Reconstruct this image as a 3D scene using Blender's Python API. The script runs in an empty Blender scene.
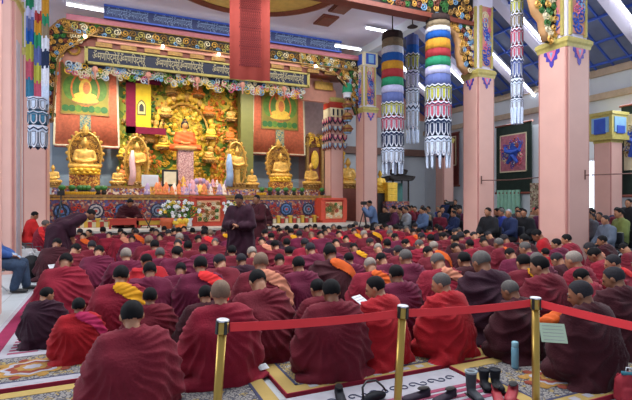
import bpy, bmesh, math, random
from mathutils import Vector, Matrix, noise
from mathutils.bvhtree import BVHTree
random.seed(11)
SC = bpy.context.scene
COL = SC.collection
PI = math.pi
# hall frame: X runs along the altar wall, Y towards the altar, Z up, camera at the origin 1.65 m up
TH = math.radians(24.0); CT = math.cos(TH); ST = math.sin(TH); F = 456.0; CH = 1.65; HY = 199.0
def D(x, y, d):
    u = (x-316)/F; xc = u*d
    return Vector((xc*CT+d*ST, -xc*ST+d*CT, CH+(HY-y)*d/F))
def PY(x, y, Y):
    u = (x-316)/F; return D(x, y, Y/(CT-u*ST))
def PX(x, y, X):
    u = (x-316)/F; return D(x, y, X/(u*CT+ST))
def G(x, y, z=0.0):
    return D(x, y, (CH-z)*F/(y-HY))

# ---------------------------------------------------------------- materials
def s2l(c):
    c = c/255.0
    return c/12.92 if c <= 0.04045 else ((c+0.055)/1.055)**2.4
def rgb(h):
    h = h.lstrip('#'); return (s2l(int(h[0:2], 16)), s2l(int(h[2:4], 16)), s2l(int(h[4:6], 16)), 1.0)
MATS = {}
def nodes(name):
    m = bpy.data.materials.new(name); m.use_nodes = True
    nt = m.node_tree; b = nt.nodes['Principled BSDF']
    return m, nt, b
def mat(name, col, rough=0.7, metal=0.0, var=0.12, scale=6.0, bump=0.0, bscale=40.0, sheen=0.0):
    if name in MATS: return MATS[name]
    m, nt, b = nodes(name)
    c = rgb(col)
    b.inputs['Roughness'].default_value = rough; b.inputs['Metallic'].default_value = metal
    if sheen: b.inputs['Sheen Weight'].default_value = sheen
    if rough > 0.6: b.inputs['Specular IOR Level'].default_value = 0.25
    tc = nt.nodes.new('ShaderNodeTexCoord')
    if var > 0:
        n = nt.nodes.new('ShaderNodeTexNoise'); n.inputs['Scale'].default_value = scale; n.inputs['Detail'].default_value = 4
        nt.links.new(tc.outputs['Object'], n.inputs['Vector'])
        r = nt.nodes.new('ShaderNodeValToRGB')
        r.color_ramp.elements[0].position = 0.3; r.color_ramp.elements[1].position = 0.7
        r.color_ramp.elements[0].color = tuple(max(0, v*(1-var)) for v in c[:3])+(1,)
        r.color_ramp.elements[1].color = tuple(min(1, v*(1+var)) for v in c[:3])+(1,)
        nt.links.new(n.outputs['Fac'], r.inputs['Fac']); nt.links.new(r.outputs['Color'], b.inputs['Base Color'])
    else: b.inputs['Base Color'].default_value = c
    if bump > 0:
        n2 = nt.nodes.new('ShaderNodeTexNoise'); n2.inputs['Scale'].default_value = bscale
        nt.links.new(tc.outputs['Object'], n2.inputs['Vector'])
        bp = nt.nodes.new('ShaderNodeBump'); bp.inputs['Strength'].default_value = bump; bp.inputs['Distance'].default_value = 0.02
        nt.links.new(n2.outputs['Fac'], bp.inputs['Height']); nt.links.new(bp.outputs['Normal'], b.inputs['Normal'])
    MATS[name] = m; return m
def mosaic(name, cols, scale=12.0, rough=0.6, stretch=(1, 1, 1), mix_noise=0.0, metal=0.0):
    """many-coloured painted or woven ornament: voronoi cells picked from a palette"""
    if name in MATS: return MATS[name]
    m, nt, b = nodes(name)
    b.inputs['Roughness'].default_value = rough; b.inputs['Metallic'].default_value = metal
    tc = nt.nodes.new('ShaderNodeTexCoord'); mp = nt.nodes.new('ShaderNodeMapping'); mp.inputs['Scale'].default_value = stretch
    v = nt.nodes.new('ShaderNodeTexVoronoi'); v.inputs['Scale'].default_value = scale
    nt.links.new(tc.outputs['Object'], mp.inputs['Vector']); nt.links.new(mp.outputs['Vector'], v.inputs['Vector'])
    sp = nt.nodes.new('ShaderNodeSeparateColor'); nt.links.new(v.outputs['Color'], sp.inputs['Color'])
    r = nt.nodes.new('ShaderNodeValToRGB'); r.color_ramp.interpolation = 'CONSTANT'
    el = r.color_ramp.elements
    el[0].position = 0; el[0].color = rgb(cols[0]); el[1].position = 1.0/len(cols); el[1].color = rgb(cols[1])
    for i in range(2, len(cols)):
        e = el.new(i/len(cols)); e.color = rgb(cols[i])
    nt.links.new(sp.outputs['Red'], r.inputs['Fac']); nt.links.new(r.outputs['Color'], b.inputs['Base Color'])
    MATS[name] = m; return m
def emit(name, col, st):
    if name in MATS: return MATS[name]
    m, nt, b = nodes(name)
    b.inputs['Base Color'].default_value = rgb(col); b.inputs['Emission Color'].default_value = rgb(col); b.inputs['Emission Strength'].default_value = st
    MATS[name] = m; return m

# ---------------------------------------------------------------- mesh builder
class MB:
    def __init__(s): s.v = []; s.f = []; s.mi = []; s.mats = []; s.cur = 0
    def use(s, m):
        if m not in s.mats: s.mats.append(m)
        s.cur = s.mats.index(m); return s
    def add(s, vs, fs):
        o = len(s.v); s.v += [tuple(v) for v in vs]; s.f += [tuple(i+o for i in f) for f in fs]; s.mi += [s.cur]*len(fs); return s
    def box(s, c, size, rz=0.0, taper=1.0, M=None):
        cx, cy, cz = c; a, b, h = size[0]/2, size[1]/2, size[2]/2
        vs = []
        for k, z in enumerate((-h, h)):
            t = taper if k else 1.0
            for x, y in ((-a, -b), (a, -b), (a, b), (-a, b)):
                p = Vector((x*t, y*t, z)); 
                if M: p = M @ p
                if rz: p = Matrix.Rotation(rz, 3, 'Z') @ p
                vs.append((p.x+cx, p.y+cy, p.z+cz))
        return s.add(vs, [(3, 2, 1, 0), (4, 5, 6, 7), (0, 1, 5, 4), (1, 2, 6, 5), (2, 3, 7, 6), (3, 0, 4, 7)])
    def bb(s, x0, x1, y0, y1, z0, z1): return s.box(((x0+x1)/2, (y0+y1)/2, (z0+z1)/2), (abs(x1-x0), abs(y1-y0), abs(z1-z0)))
    def tube(s, pts, r, n=6, cap=True):
        pts = [Vector(p) for p in pts]; rs = r if isinstance(r, (list, tuple)) else [r]*len(pts)
        vs = []; up = None
        for i, p in enumerate(pts):
            t = (pts[min(i+1, len(pts)-1)]-pts[max(i-1, 0)]).normalized()
            if up is None: up = Vector((0, 0, 1)) if abs(t.z) < 0.9 else Vector((1, 0, 0))
            a = t.cross(up)
            if a.length < 1e-4: a = t.cross(Vector((0, 1, 0)))
            a.normalize(); b = a.cross(t).normalized(); up = b
            for k in range(n):
                an = 2*PI*k/n; vs.append(p+(a*math.cos(an)+b*math.sin(an))*rs[i])
        fs = []
        for i in range(len(pts)-1):
            for k in range(n):
                fs.append((i*n+k, i*n+(k+1) % n, (i+1)*n+(k+1) % n, (i+1)*n+k))
        if cap: fs.append(tuple(range(n))[::-1]); fs.append(tuple((len(pts)-1)*n+k for k in range(n)))
        return s.add(vs, fs)
    def lathe(s, prof, c=(0, 0, 0), n=20, wave=0.0, wn=10, tilt=None):
        vs = []; fs = []
        for (r, z) in prof:
            for k in range(n):
                a = 2*PI*k/n; rr = r*(1+wave*math.cos(a*wn))
                p = Vector((rr*math.cos(a), rr*math.sin(a), z))
                if tilt: p = tilt @ p
                vs.append((p.x+c[0], p.y+c[1], p.z+c[2]))
        m = len(prof)
        for i in range(m-1):
            for k in range(n): fs.append((i*n+k, i*n+(k+1) % n, (i+1)*n+(k+1) % n, (i+1)*n+k))
        if prof[0][0] > 1e-5: fs.append(tuple(range(n))[::-1])
        if prof[-1][0] > 1e-5: fs.append(tuple((m-1)*n+k for k in range(n)))
        return s.add(vs, fs)
    def ell(s, c, r, n=10, m=7, M=None):
        if isinstance(r, (int, float)): r = (r, r, r)
        vs = [(0, 0, -1)]
        for j in range(1, m):
            t = -PI/2+PI*j/m
            for k in range(n): vs.append((math.cos(t)*math.cos(2*PI*k/n), math.cos(t)*math.sin(2*PI*k/n), math.sin(t)))
        vs.append((0, 0, 1)); fs = [(0, 1+(k+1) % n, 1+k) for k in range(n)]
        for j in range(m-2):
            for k in range(n): fs.append((1+j*n+k, 1+j*n+(k+1) % n, 1+(j+1)*n+(k+1) % n, 1+(j+1)*n+k))
        o = 1+(m-2)*n; fs += [(o+k, o+(k+1) % n, len(vs)-1) for k in range(n)]
        out = []
        for v in vs:
            p = Vector((v[0]*r[0], v[1]*r[1], v[2]*r[2]))
            if M: p = M @ p
            out.append((p.x+c[0], p.y+c[1], p.z+c[2]))
        return s.add(out, fs)
    def prism(s, poly, y0, y1, plane='XZ'):
        """polygon given in X,Z pushed from y0 to y1 (or in Y,Z pushed along X, or X,Y pushed along Z)"""
        def P(a, b, t):
            return (a, t, b) if plane == 'XZ' else ((t, a, b) if plane == 'YZ' else (a, b, t))
        n = len(poly); vs = [P(a, b, y0) for a, b in poly]+[P(a, b, y1) for a, b in poly]
        fs = [tuple(range(n)), tuple(range(2*n-1, n-1, -1))]+[(k, (k+1) % n, n+(k+1) % n, n+k) for k in range(n)]
        return s.add(vs, fs)
    def spiral(s, c, r, sign=1, th=0.03, turns=1.6, a0=0.0, plane='XZ', tail=0.0):
        pts = []; N = 13
        for i in range(N):
            t = i/(N-1); a = a0+sign*t*turns*2*PI; rr = r*(1-0.82*t)
            x, z = rr*math.cos(a), rr*math.sin(a)
            pts.append((c[0]+x, c[1], c[2]+z) if plane == 'XZ' else (c[0], c[1]+x, c[2]+z))
        return s.tube(pts, [th*(0.6+0.6*i/(N-1)) for i in range(N)], 4)
    def mesh(s, name, smooth=False):
        me = bpy.data.meshes.new(name); me.from_pydata(s.v, [], s.f)
        for m in s.mats: me.materials.append(m)
        if s.mats: me.polygons.foreach_set('material_index', s.mi)
        if smooth: me.polygons.foreach_set('use_smooth', [True]*len(me.polygons))
        bm = bmesh.new(); bm.from_mesh(me); bmesh.ops.recalc_face_normals(bm, faces=bm.faces); bm.to_mesh(me); bm.free()
        me.update(); return me
    def build(s, name, m=None, parent=None, smooth=False, bevel=0.0):
        if m is not None: s.mats = [m]; s.mi = [0]*len(s.f)
        me = s.mesh(name, smooth)
        o = bpy.data.objects.new(name, me); COL.objects.link(o)
        if parent: o.parent = parent; o.matrix_parent_inverse = Matrix.Identity(4)
        if bevel:
            b = o.modifiers.new('bevel', 'BEVEL'); b.width = bevel; b.segments = 2; b.limit_method = 'ANGLE'
        return o
def put(name, me, parent=None, loc=None):
    o = bpy.data.objects.new(name, me); COL.objects.link(o)
    if parent: o.parent = parent
    if loc is not None: o.location = loc
    return o
def tag(o, label, cat, group=None, kind=None):
    o['label'] = label; o['category'] = cat
    if group: o['group'] = group
    if kind: o['kind'] = kind
    return o
def thing(name, label, cat, loc=(0, 0, 0), rz=0.0, group=None):
    o = bpy.data.objects.new(name, None); COL.objects.link(o); o.empty_display_size = 0.1
    o.location = loc; o.rotation_euler = (0, 0, rz); return tag(o, label, cat, group)
def struct(o): o['kind'] = 'structure'; return o
def dup(root, loc, rz=0.0, sc=None, label=None, group=None):
    def cp(o, par):
        c = o.copy(); COL.objects.link(c)
        if par: c.parent = par
        for ch in o.children: cp(ch, c)
        return c
    r = cp(root, None); r.location = loc; r.rotation_euler = (0, 0, rz)
    if sc is not None: r.scale = (sc, sc, sc) if isinstance(sc, (int, float)) else sc
    if label: r['label'] = label
    if group: r['group'] = group
    return r
def setmat(o, m):
    o.material_slots[0].link = 'OBJECT'; o.material_slots[0].material = m
def text(s, size, m, parent=None, loc=(0, 0, 0), rot=(PI/2, 0, 0), ext=0.004, name='lettering', width=None):
    cu = bpy.data.curves.new('t', 'FONT'); cu.body = s; cu.size = size; cu.extrude = ext; cu.align_x = 'CENTER'; cu.align_y = 'CENTER'
    cu.resolution_u = 2
    t = bpy.data.objects.new('t', cu); COL.objects.link(t)
    dg = bpy.context.evaluated_depsgraph_get(); dg.update()
    me = bpy.data.meshes.new_from_object(t.evaluated_get(dg)); bpy.data.objects.remove(t)
    me.materials.clear(); me.materials.append(m)
    if width and len(me.vertices):
        xs = [v.co.x for v in me.vertices]; w = max(xs)-min(xs); k = width/w; mid = (max(xs)+min(xs))/2
        for v in me.vertices: v.co.x = (v.co.x-mid)*k
    o = put(name, me, parent, loc); o.rotation_euler = rot; return o

# ------------------------------------------------ organic shapes: hulls of balls, remeshed to one skin
_ico = {}
def ico(sub):
    if sub not in _ico:
        b = bmesh.new(); bmesh.ops.create_icosphere(b, subdivisions=sub, radius=1.0); _ico[sub] = [v.co.copy() for v in b.verts]; b.free()
    return _ico[sub]
class Org:
    def __init__(s): s.bm = bmesh.new()
    def hull(s, balls, sub=2, M=None):
        vs = []
        for c, r in balls:
            if isinstance(r, (int, float)): r = (r, r, r)
            for p in ico(sub):
                q = Vector((c[0]+p.x*r[0], c[1]+p.y*r[1], c[2]+p.z*r[2]))
                if M is not None: q = M @ q
                vs.append(q)
        b = bmesh.new()
        bv = [b.verts.new(v) for v in vs]
        bmesh.ops.convex_hull(b, input=bv)
        loose = [v for v in b.verts if not v.link_faces]
        bmesh.ops.delete(b, geom=loose, context='VERTS')
        me = bpy.data.meshes.new('h'); b.to_mesh(me); b.free(); s.bm.from_mesh(me); bpy.data.meshes.remove(me); return s
    def skin(s, name, voxel=0.015, smooth=4, m=None, disp=None, zmin=None):
        me = bpy.data.meshes.new('o'); s.bm.to_mesh(me); s.bm.free()
        o = bpy.data.objects.new('o', me); COL.objects.link(o)
        md = o.modifiers.new('r', 'REMESH'); md.mode = 'VOXEL'; md.voxel_size = voxel; md.use_smooth_shade = True
        if smooth: sm = o.modifiers.new('s', 'SMOOTH'); sm.factor = 0.5; sm.iterations = smooth
        dg = bpy.context.evaluated_depsgraph_get(); dg.update()
        out = bpy.data.meshes.new_from_object(o.evaluated_get(dg)); bpy.data.objects.remove(o); bpy.data.meshes.remove(me)
        out.name = name
        if disp:
            ns = [v.normal.copy() for v in out.vertices]
            for v, n in zip(out.vertices, ns): v.co += n*disp(v.co, n)
        if zmin is not None:
            for v in out.vertices:
                if v.co.z < zmin: v.co.z = zmin
        out.materials.clear()
        if m: out.materials.append(m)
        out.polygons.foreach_set('use_smooth', [True]*len(out.polygons)); out.update(); return out
# ---------------------------------------------------------------- people
SKIN = [mat('skin_warm', '#a87658', 0.55, var=0.06), mat('skin_tan', '#8a5c42', 0.55, var=0.06), mat('skin_light', '#b98c6e', 0.55, var=0.05)]
HAIR = {'b': mat('hair_black', '#0b0a0d', 0.85, var=0.3, scale=60), 'd': mat('hair_dark_grey', '#27252a', 0.85, var=0.3, scale=80),
        'g': mat('hair_grey_stubble', '#55514f', 0.75, var=0.25, scale=90), 's': mat('hair_shaven', '#705a4b', 0.7, var=0.15, scale=70),
        'w': mat('hair_pale_stubble', '#857b72', 0.75, var=0.15, scale=70)}
HAIRW = {'b': 'black', 'd': 'dark grey', 'g': 'grey', 's': 'shaven', 'w': 'pale shaven'}
def cloth(n, c): return mat('robe_'+n, c, 0.85, var=0.16, scale=5, bump=0.25, bscale=60, sheen=0.05)
ROBE = {'D': cloth('dark_maroon', '#360a15'), 'M': cloth('maroon', '#621222'), 'C': cloth('crimson', '#7c1228'),
        'R': cloth('red', '#9a121d'), 'P': cloth('plum', '#5c1230'), 'V': cloth('violet_maroon', '#2c0c1e'), 'F': cloth('faded_maroon', '#701a2a')}
ROBEW = {'D': 'dark maroon', 'M': 'maroon', 'C': 'crimson', 'R': 'bright red', 'P': 'plum', 'V': 'violet maroon', 'F': 'faded maroon'}
ACC = {'y': mat('sash_yellow', '#c98e14', 0.8, var=0.15), 'o': mat('sash_orange', '#c4541a', 0.8, var=0.15), 'r': mat('sash_red', '#d12a2c', 0.8, var=0.12),
       'p': mat('sash_peach', '#bd7a60', 0.8, var=0.1), 'm': mat('sash_magenta', '#a01e4c', 0.8, var=0.12)}
ACCW = {'y': 'yellow', 'o': 'orange', 'r': 'red', 'p': 'peach', 'm': 'magenta'}
EYE = mat('eye_dark', '#1a1210', 0.3, var=0)

def add_head(o, M):
    H = lambda b, sub=2: o.hull(b, sub, M)
    H([((0, -.012, .025), (.078, .096, .09)), ((0, .03, -.03), (.064, .066, .07))], 3)
    H([((0, .035, -.03), (.062, .055, .06)), ((0, .058, -.088), (.034, .032, .026))], 2)
    H([((0, .094, .004), .009), ((0, .108, -.03), .014), ((.012, .098, -.034), .009), ((-.012, .098, -.034), .009)], 1)
    H([((-.03, .082, .018), .014), ((.03, .082, .018), .014)], 1)
    H([((-.02, .088, -.062), .009), ((.02, .088, -.062), .009)], 1)
    for s in (-1, 1): H([((s*.083, .0, .004), (.011, .021, .024)), ((s*.081, -.004, -.024), (.009, .013, .015))], 1)
def hair_mesh(M, long=False):
    b = bmesh.new(); bmesh.ops.create_icosphere(b, subdivisions=4, radius=1.0)
    dl = []
    for v in b.verts:
        d = v.co.copy()
        lim = -0.62 if d.y < 0.1 else (-0.62+(d.y-0.1)*1.75)
        if long: lim -= 0.5 if d.y < .3 else 0
        # sideburn and nape line wave a little
        lim += 0.05*noise.noise(d*4)
        if d.z < lim: dl.append(v)
        k = 1.0+0.012*noise.noise(d*9)
        v.co = M @ Vector((d.x*.0835*k, -.014+d.y*.1015*k, .026+d.z*.096*k))
    bmesh.ops.delete(b, geom=dl, context='VERTS')
    me = bpy.data.meshes.new('hair'); b.to_mesh(me); b.free(); me.materials.append(HAIR['b'])
    me.polygons.foreach_set('use_smooth', [True]*len(me.polygons)); return me
def eyes_mesh(M):
    mb = MB().use(EYE)
    for s in (-1, 1):
        c = M @ Vector((s*.03, .0905, .002)); mb.ell(c, (.013, .009, .006), 8, 5, M.to_3x3())
        c = M @ Vector((s*.031, .094, .026)); mb.ell(c, (.017, .006, .0035), 8, 5, M.to_3x3())
    return mb.mesh('eyes', True)
def add_hand(o, w, dirv, palm_n, side, curl=0.5, r=.0085):
    """palm with four fingers of different lengths and a thumb leaving its side"""
    d = Vector(dirv).normalized(); n = Vector(palm_n).normalized(); a = d.cross(n).normalized()*side; w = Vector(w)
    o.hull([(w, .024), (w+d*.05+a*.018, .018), (w+d*.085+a*.03, .014), (w+d*.085-a*.03, .014), (w+d*.03-a*.02, .018)], 1)
    for k, L in enumerate((.066, .076, .071, .056)):
        b0 = w+d*.088+a*(.03-.02*k); c1 = b0+(d*math.cos(curl*.7)+n*math.sin(curl*.7))*L*.5
        c2 = c1+(d*math.cos(curl*1.6)+n*math.sin(curl*1.6))*L*.5
        o.hull([(b0, r), (c1, r*.95)], 1); o.hull([(c1, r*.95), (c2, r*.8)], 1)
    t0 = w+d*.02+a*.026; t1 = t0+(d*.6+a*.75+n*.2).normalized()*.04; t2 = t1+(d*.9+a*.2+n*.3).normalized()*.03
    o.hull([(t0, r*1.4), (t1, r*1.15)], 1); o.hull([(t1, r*1.15), (t2, r*.9)], 1)

def seated_proto(idx, L, bow, yaw, turn=0.0, slump=0.0, fold_side=-1, voxb=.012, voxr=.018):
    rnd = random.Random(idx*7+3); zs = -slump
    hc = Vector((0, L+.055+.05*math.sin(math.radians(bow)), .765+zs-.03*math.sin(math.radians(bow))))
    M = Matrix.Translation(hc) @ Matrix.Rotation(math.radians(yaw), 4, 'Z') @ Matrix.Rotation(math.radians(-bow), 4, 'X')
    o = Org(); add_head(o, M)
    nb = (0, L-.005, .64+zs)
    o.hull([(nb, .062), (M @ Vector((0, -.03, -.06)), .052)])
    o.hull([((0, 0, .13), (.16, .13, .11)), ((0, L*.3, .3), (.14, .1, .1))])
    o.hull([((0, L*.3, .3), (.14, .1, .1)), ((0, L*.8, .5+zs), (.16, .11, .13)), ((.16, L, .585+zs), .06), ((-.16, L, .585+zs), .06)])
    for s in (-1, 1):
        sh = (s*.185, L, .58+zs); el = (s*.265, L+.07, .31+zs*.6); ha = Vector((s*.09, L*.5+.3, .27))
        o.hull([(sh, .055), (el, .042)]); o.hull([(el, .042), (ha, .03)])
        add_hand(o, ha, (-s*.45, .75, -.05), (0, -.1, -1), s, .55)
        kn = (s*.28, .22, .1); an = (-s*.07, .36, .065)
        o.hull([((s*.1, 0, .12), .095), (kn, .07)]); o.hull([(kn, .066), (an, .042)])
        o.hull([(an, .038), (Vector(an)+Vector((-s*.12, .01, -.01)), (.05, .035, .028))])
    body = o.skin('person', voxb, 2, SKIN[0], zmin=.008)
    q = Org()
    q.hull([((0, -.03, .15), (.27, .17, .14)), ((.28, .19, .1), .11), ((-.28, .19, .1), .11), ((0, .3, .1), (.2, .12, .09))])
    q.hull([((0, -.03, .16), (.27, .18, .15)), ((0, L*.3-.03, .32), (.25, .17, .14)), ((.13, L*.8-.02, .47+zs), (.14, .15, .13)), ((-.13, L*.8-.02, .47+zs), (.14, .15, .13))])
    q.hull([((.13, L*.8-.01, .48+zs), (.13, .14, .12)), ((-.13, L*.8-.01, .48+zs), (.13, .14, .12)), ((.18, L, .585+zs), .095), ((-.18, L, .585+zs), .095), ((0, L-.02, .645+zs), (.09, .085, .055))])
    for s in (-1, 1):
        q.hull([((s*.18, L, .58+zs), .097), ((s*.275, L+.06, .31+zs*.6), .1), ((s*.27, .05, .2), .12)])
        q.hull([((s*.275, L+.06, .31+zs*.6), .095), ((s*.15, L*.5+.22, .27), .075)])
        q.hull([((s*rnd.uniform(.2, .3), -rnd.uniform(.0, .09), .03), (.14, .11, .045)), ((s*.1, -.1, .08), .1)])
    q.hull([((rnd.uniform(-.2, .2), -.13, .02), (.17, .08, .03)), ((0, -.05, .1), .12)])
    S = Vector((fold_side*.15, L-.1, .58+zs)); k1 = rnd.uniform(12, 16); ph = rnd.uniform(0, 6)
    def disp(p, n):
        v = p-S; a = math.atan2(v.z, v.x*1.0)+v.y*.8; nn = noise.noise(p*4.0+Vector((idx*3.1, 0, 0)))
        f = math.sin(a*k1+nn*2.2+ph); f = (1-abs(f))**1.6*1.3
        dist = min(1.0, max(0, v.length-.05)/.22)
        g = math.sin(p.z*42+p.x*9*fold_side+nn*5+ph)
        low = max(0, 1-p.z/.3)
        return (f-.4)*(.018+.012*noise.noise(p*2.5+Vector((0, idx, 0))))*dist*(1-.5*low)+g*.012*low+noise.noise(p*5)*.018
    robe = q.skin('robe', voxr, 5, ROBE['M'], disp, zmin=.004)
    # sash: strip laid on the robe from the neck over the right shoulder and down the arm
    bvh = BVHTree.FromPolygons([v.co.copy() for v in robe.vertices], [tuple(p.vertices) for p in robe.polygons])
    def strip(path, w, name):
        path = [Vector(c) for c in path]; keep = {}; fs = []
        def dist(c):
            best = 9
            for i in range(len(path)-1):
                a_, b_ = path[i], path[i+1]; t = max(0, min(1, (c-a_).dot(b_-a_)/(b_-a_).length_squared)); best = min(best, (c-a_-(b_-a_)*t).length)
            return best
        for p_ in robe.polygons:
            if dist(p_.center) < w:
                fs.append([keep.setdefault(v, len(keep)) for v in p_.vertices])
        vs = [None]*len(keep)
        for v, i in keep.items(): vs[i] = robe.vertices[v].co+robe.vertices[v].normal*.011
        mb = MB(); mb.use(ACC['y']); mb.add(vs, fs); return mb.mesh(name, True)
    z = zs
    pR = [(.03, L-.09, .67+z), (.12, L-.11, .62+z), (.2, L-.11, .55+z), (.27, L-.09, .46+z), (.31, L-.05, .37+z)]
    sash = strip(pR, .07, 'sash')
    return dict(body=body, hair=hair_mesh(M), eyes=eyes_mesh(M), robe=robe, sash=sash, hz=hc.z, hy=hc.y, M=M)

PROTO = {}
def protos():
    PROTO['A'] = seated_proto(1, .05, 18, 0)
    PROTO['B'] = seated_proto(2, .13, 45, 5, slump=.03)
    PROTO['C'] = seated_proto(3, .08, 22, 38, fold_side=1)
    PROTO['D'] = seated_proto(4, .08, 24, -42)
    PROTO['E'] = seated_proto(5, .02, 6, -10)
    PROTO['G'] = seated_proto(6, .1, 30, 14, slump=.02, fold_side=1)
    PROTO['H'] = seated_proto(7, .17, 58, -12, slump=.06)
    PROTO['K'] = seated_proto(8, .15, 40, 30, slump=.05, fold_side=1)
protos()
NUM = ['first', 'second', 'third', 'fourth', 'fifth', 'sixth', 'seventh', 'eighth', 'ninth', 'tenth', 'eleventh', 'twelfth', 'thirteenth', 'fourteenth', 'fifteenth',
       'sixteenth', 'seventeenth', 'eighteenth', 'nineteenth', 'twentieth']
def ordn(i): return NUM[i] if i < 20 else 'twenty-'+NUM[i-20]

class Figure: pass
def seated_monk(x, y, pk, head, rk, hk, ak=None, sc=1.0, label=None, base_d=None, skin=None, group='seated monks of the congregation'):
    P = PROTO[pk]; d = (CH-P['hz']*sc)*F/(y-HY)
    if d > 15.2: d = 15.2-random.uniform(0, .5)
    if base_d: d = base_d
    W = D(x, y, d); r = math.radians(head)
    off = Vector((-math.sin(r), math.cos(r), 0))*P['hy']*sc
    loc = Vector((W.x-off.x, W.y-off.y, 0)); 
    return dict(loc=loc, P=P, r=r, sc=sc, rk=rk, hk=hk, ak=ak, label=label, px=(x, y), skin=skin, group=group, d=d, pk=pk)
def make_monk(s):
    root = thing('monk', s['label'], 'person', s['loc'], s['r'], s['group']); root.scale = (s['sc'],)*3
    if s.get('sx'): root.scale = (s['sc']*s['sx'], s['sc']*s['sx'], s['sc'])
    P = s['P']
    b = put('body', P['body'], root); sk = s['skin'] if s['skin'] is not None else random.choice((0, 0, 1)); setmat(b, SKIN[sk])
    h = put('hair', P['hair'], b); setmat(h, HAIR[s['hk']])
    if s['d'] < 9: put('eyes', P['eyes'], b)
    rb = put('robe', P['robe'], root); setmat(rb, ROBE[s['rk']])
    if s['ak']:
        a = put('sash', P['sash'], rb); setmat(a, ACC[s['ak']]); a['label'] = ACCW[s['ak']]+' sash over one shoulder'
    return root

# generic posed figure: joints given in its own frame (faces +Y)
def posed(J, skinm, layers, hair='b', label='', loc=(0, 0, 0), rz=0, sc=1.0, voxel=.014, group=None, name='person', hood=False, hat=None, fingers=True):
    """J: joints; layers: list of (name, material, list of hull specs, fold amplitude)"""
    root = thing(name, label, 'person', loc, rz, group); root.scale = (sc,)*3
    hc = Vector(J['head']); M = Matrix.Translation(hc) @ Matrix.Rotation(math.radians(J.get('yaw', 0)), 4, 'Z') @ Matrix.Rotation(math.radians(-J.get('bow', 10)), 4, 'X')
    o = Org(); add_head(o, M); ch = Vector(J['chest']); pv = Vector(J['pelvis'])
    o.hull([(J['neck'], .06), (M @ Vector((0, -.03, -.06)), .052)])
    o.hull([(pv, (.15, .12, .12)), ((pv+ch)/2, (.135, .1, .1))]); 
    o.hull([((pv+ch)/2, (.135, .1, .1)), (ch, (.16, .11, .13)), (J['shL'], .06), (J['shR'], .06)]); o.hull([(ch, .1), (J['neck'], .065)])
    for s in 'LR':
        o.hull([(J['sh'+s], .056), (J['el'+s], .043)]); o.hull([(J['el'+s], .042), (J['ha'+s], .029)])
        dr = (Vector(J['ha'+s])-Vector(J['el'+s])).normalized()
        if fingers: add_hand(o, J['ha'+s], dr, J.get('pn', (0, .2, -1)), -1 if s == 'L' else 1, .6)
        o.hull([(J['hip'+s], .09), (J['kn'+s], .062)]); o.hull([(J['kn'+s], .06), (J['an'+s], .04)])
        ft = Vector(J['an'+s]); fw = Vector(J.get('foot', (0, 1, 0))); o.hull([(ft+Vector((0, 0, -.03)), .04), (ft+fw*.14+Vector((0, 0, -.045)), (.035, .04, .025))])
    body = o.skin('body', voxel, 2, skinm, zmin=.004); bo = put('body', body, root)
    if hair: hb_ = put('hair', hair_mesh(M, hood), bo); setmat(hb_, HAIR.get(hair, HAIR['b']) if isinstance(hair, str) else hair)
    put('eyes', eyes_mesh(M), bo)
    LY = []
    for l_ in layers:
        if l_[0] == 'shoes': LY += [('shoe', l_[1], [sp], 0) for sp in l_[2]]
        else: LY.append(l_)
    for (nm, m, specs, amp) in LY:
        q = Org()
        for sp in specs: q.hull(sp)
        def disp(p, n, amp=amp): return amp*(1-abs(math.sin(math.atan2(p.x, p.y+.3)*11+noise.noise(p*3)*4))*1.2)+amp*.6*noise.noise(p*7)
        me = q.skin(nm, voxel*1.15, 4, m, disp if amp else None, zmin=.006); put(nm, me, root)
    if hat: hat(root, M)
    return root
def stand_joints(bend=0.0, bow=15, yaw=0, arms='fold', h=1.0):
    b = math.radians(bend); pv = Vector((0, 0, .93))
    def up(x, dy, dz): return Vector((x, dy*math.cos(b)+dz*math.sin(b), .93+dz*math.cos(b)-dy*math.sin(b)))
    J = dict(pelvis=pv, chest=up(0, 0, .4), neck=up(0, 0, .56), head=up(0, .04+.03*math.sin(math.radians(bow)), .71), shL=up(-.18, 0, .5), shR=up(.18, 0, .5), bow=bow+bend*.6, yaw=yaw,
             hipL=(-.09, 0, .9), hipR=(.09, 0, .9), knL=(-.1, .03, .5), knR=(.1, .03, .5), anL=(-.1, -.02, .08), anR=(.1, -.02, .08))
    if arms == 'fold':
        J['elL'] = up(-.25, .06, .22); J['elR'] = up(.25, .06, .22); J['haL'] = up(-.05, .26, .22); J['haR'] = up(.05, .28, .26)
    elif arms == 'camera':
        J['elL'] = up(-.24, .14, .3); J['elR'] = up(.24, .14, .3); J['haL'] = up(-.07, .3, .6); J['haR'] = up(.07, .3, .6)
    else:
        J['elL'] = up(-.25, .0, .22); J['elR'] = up(.25, .0, .22); J['haL'] = Vector(J['elL'])+Vector((0, .1, -.24)); J['haR'] = Vector(J['elR'])+Vector((0, .1, -.24))
    return J
def sit_joints(bow=15, yaw=0, arms='lap', lean=0.0):
    z0 = .47; ln = lean
    J = dict(pelvis=(0, 0, z0+.1), chest=(0, ln*.7, z0+.45), neck=(0, ln, z0+.62), head=(0, ln+.05, z0+.78), shL=(-.18, ln*.8, z0+.55), shR=(.18, ln*.8, z0+.55), bow=bow, yaw=yaw,
             hipL=(-.09, .02, z0+.07), hipR=(.09, .02, z0+.07), knL=(-.13, .42, z0+.04), knR=(.13, .42, z0+.04), anL=(-.13, .4, .09), anR=(.13, .4, .09))
    if arms == 'lap': J.update(elL=(-.26, .06+ln, z0+.3), elR=(.26, .06+ln, z0+.3), haL=(-.1, .3, z0+.2), haR=(.1, .3, z0+.2))
    else: J.update(elL=(-.24, .16+ln, z0+.42), elR=(.24, .16+ln, z0+.42), haL=(-.07, .28+ln, z0+.74), haR=(.07, .28+ln, z0+.74))
    return J
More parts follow.
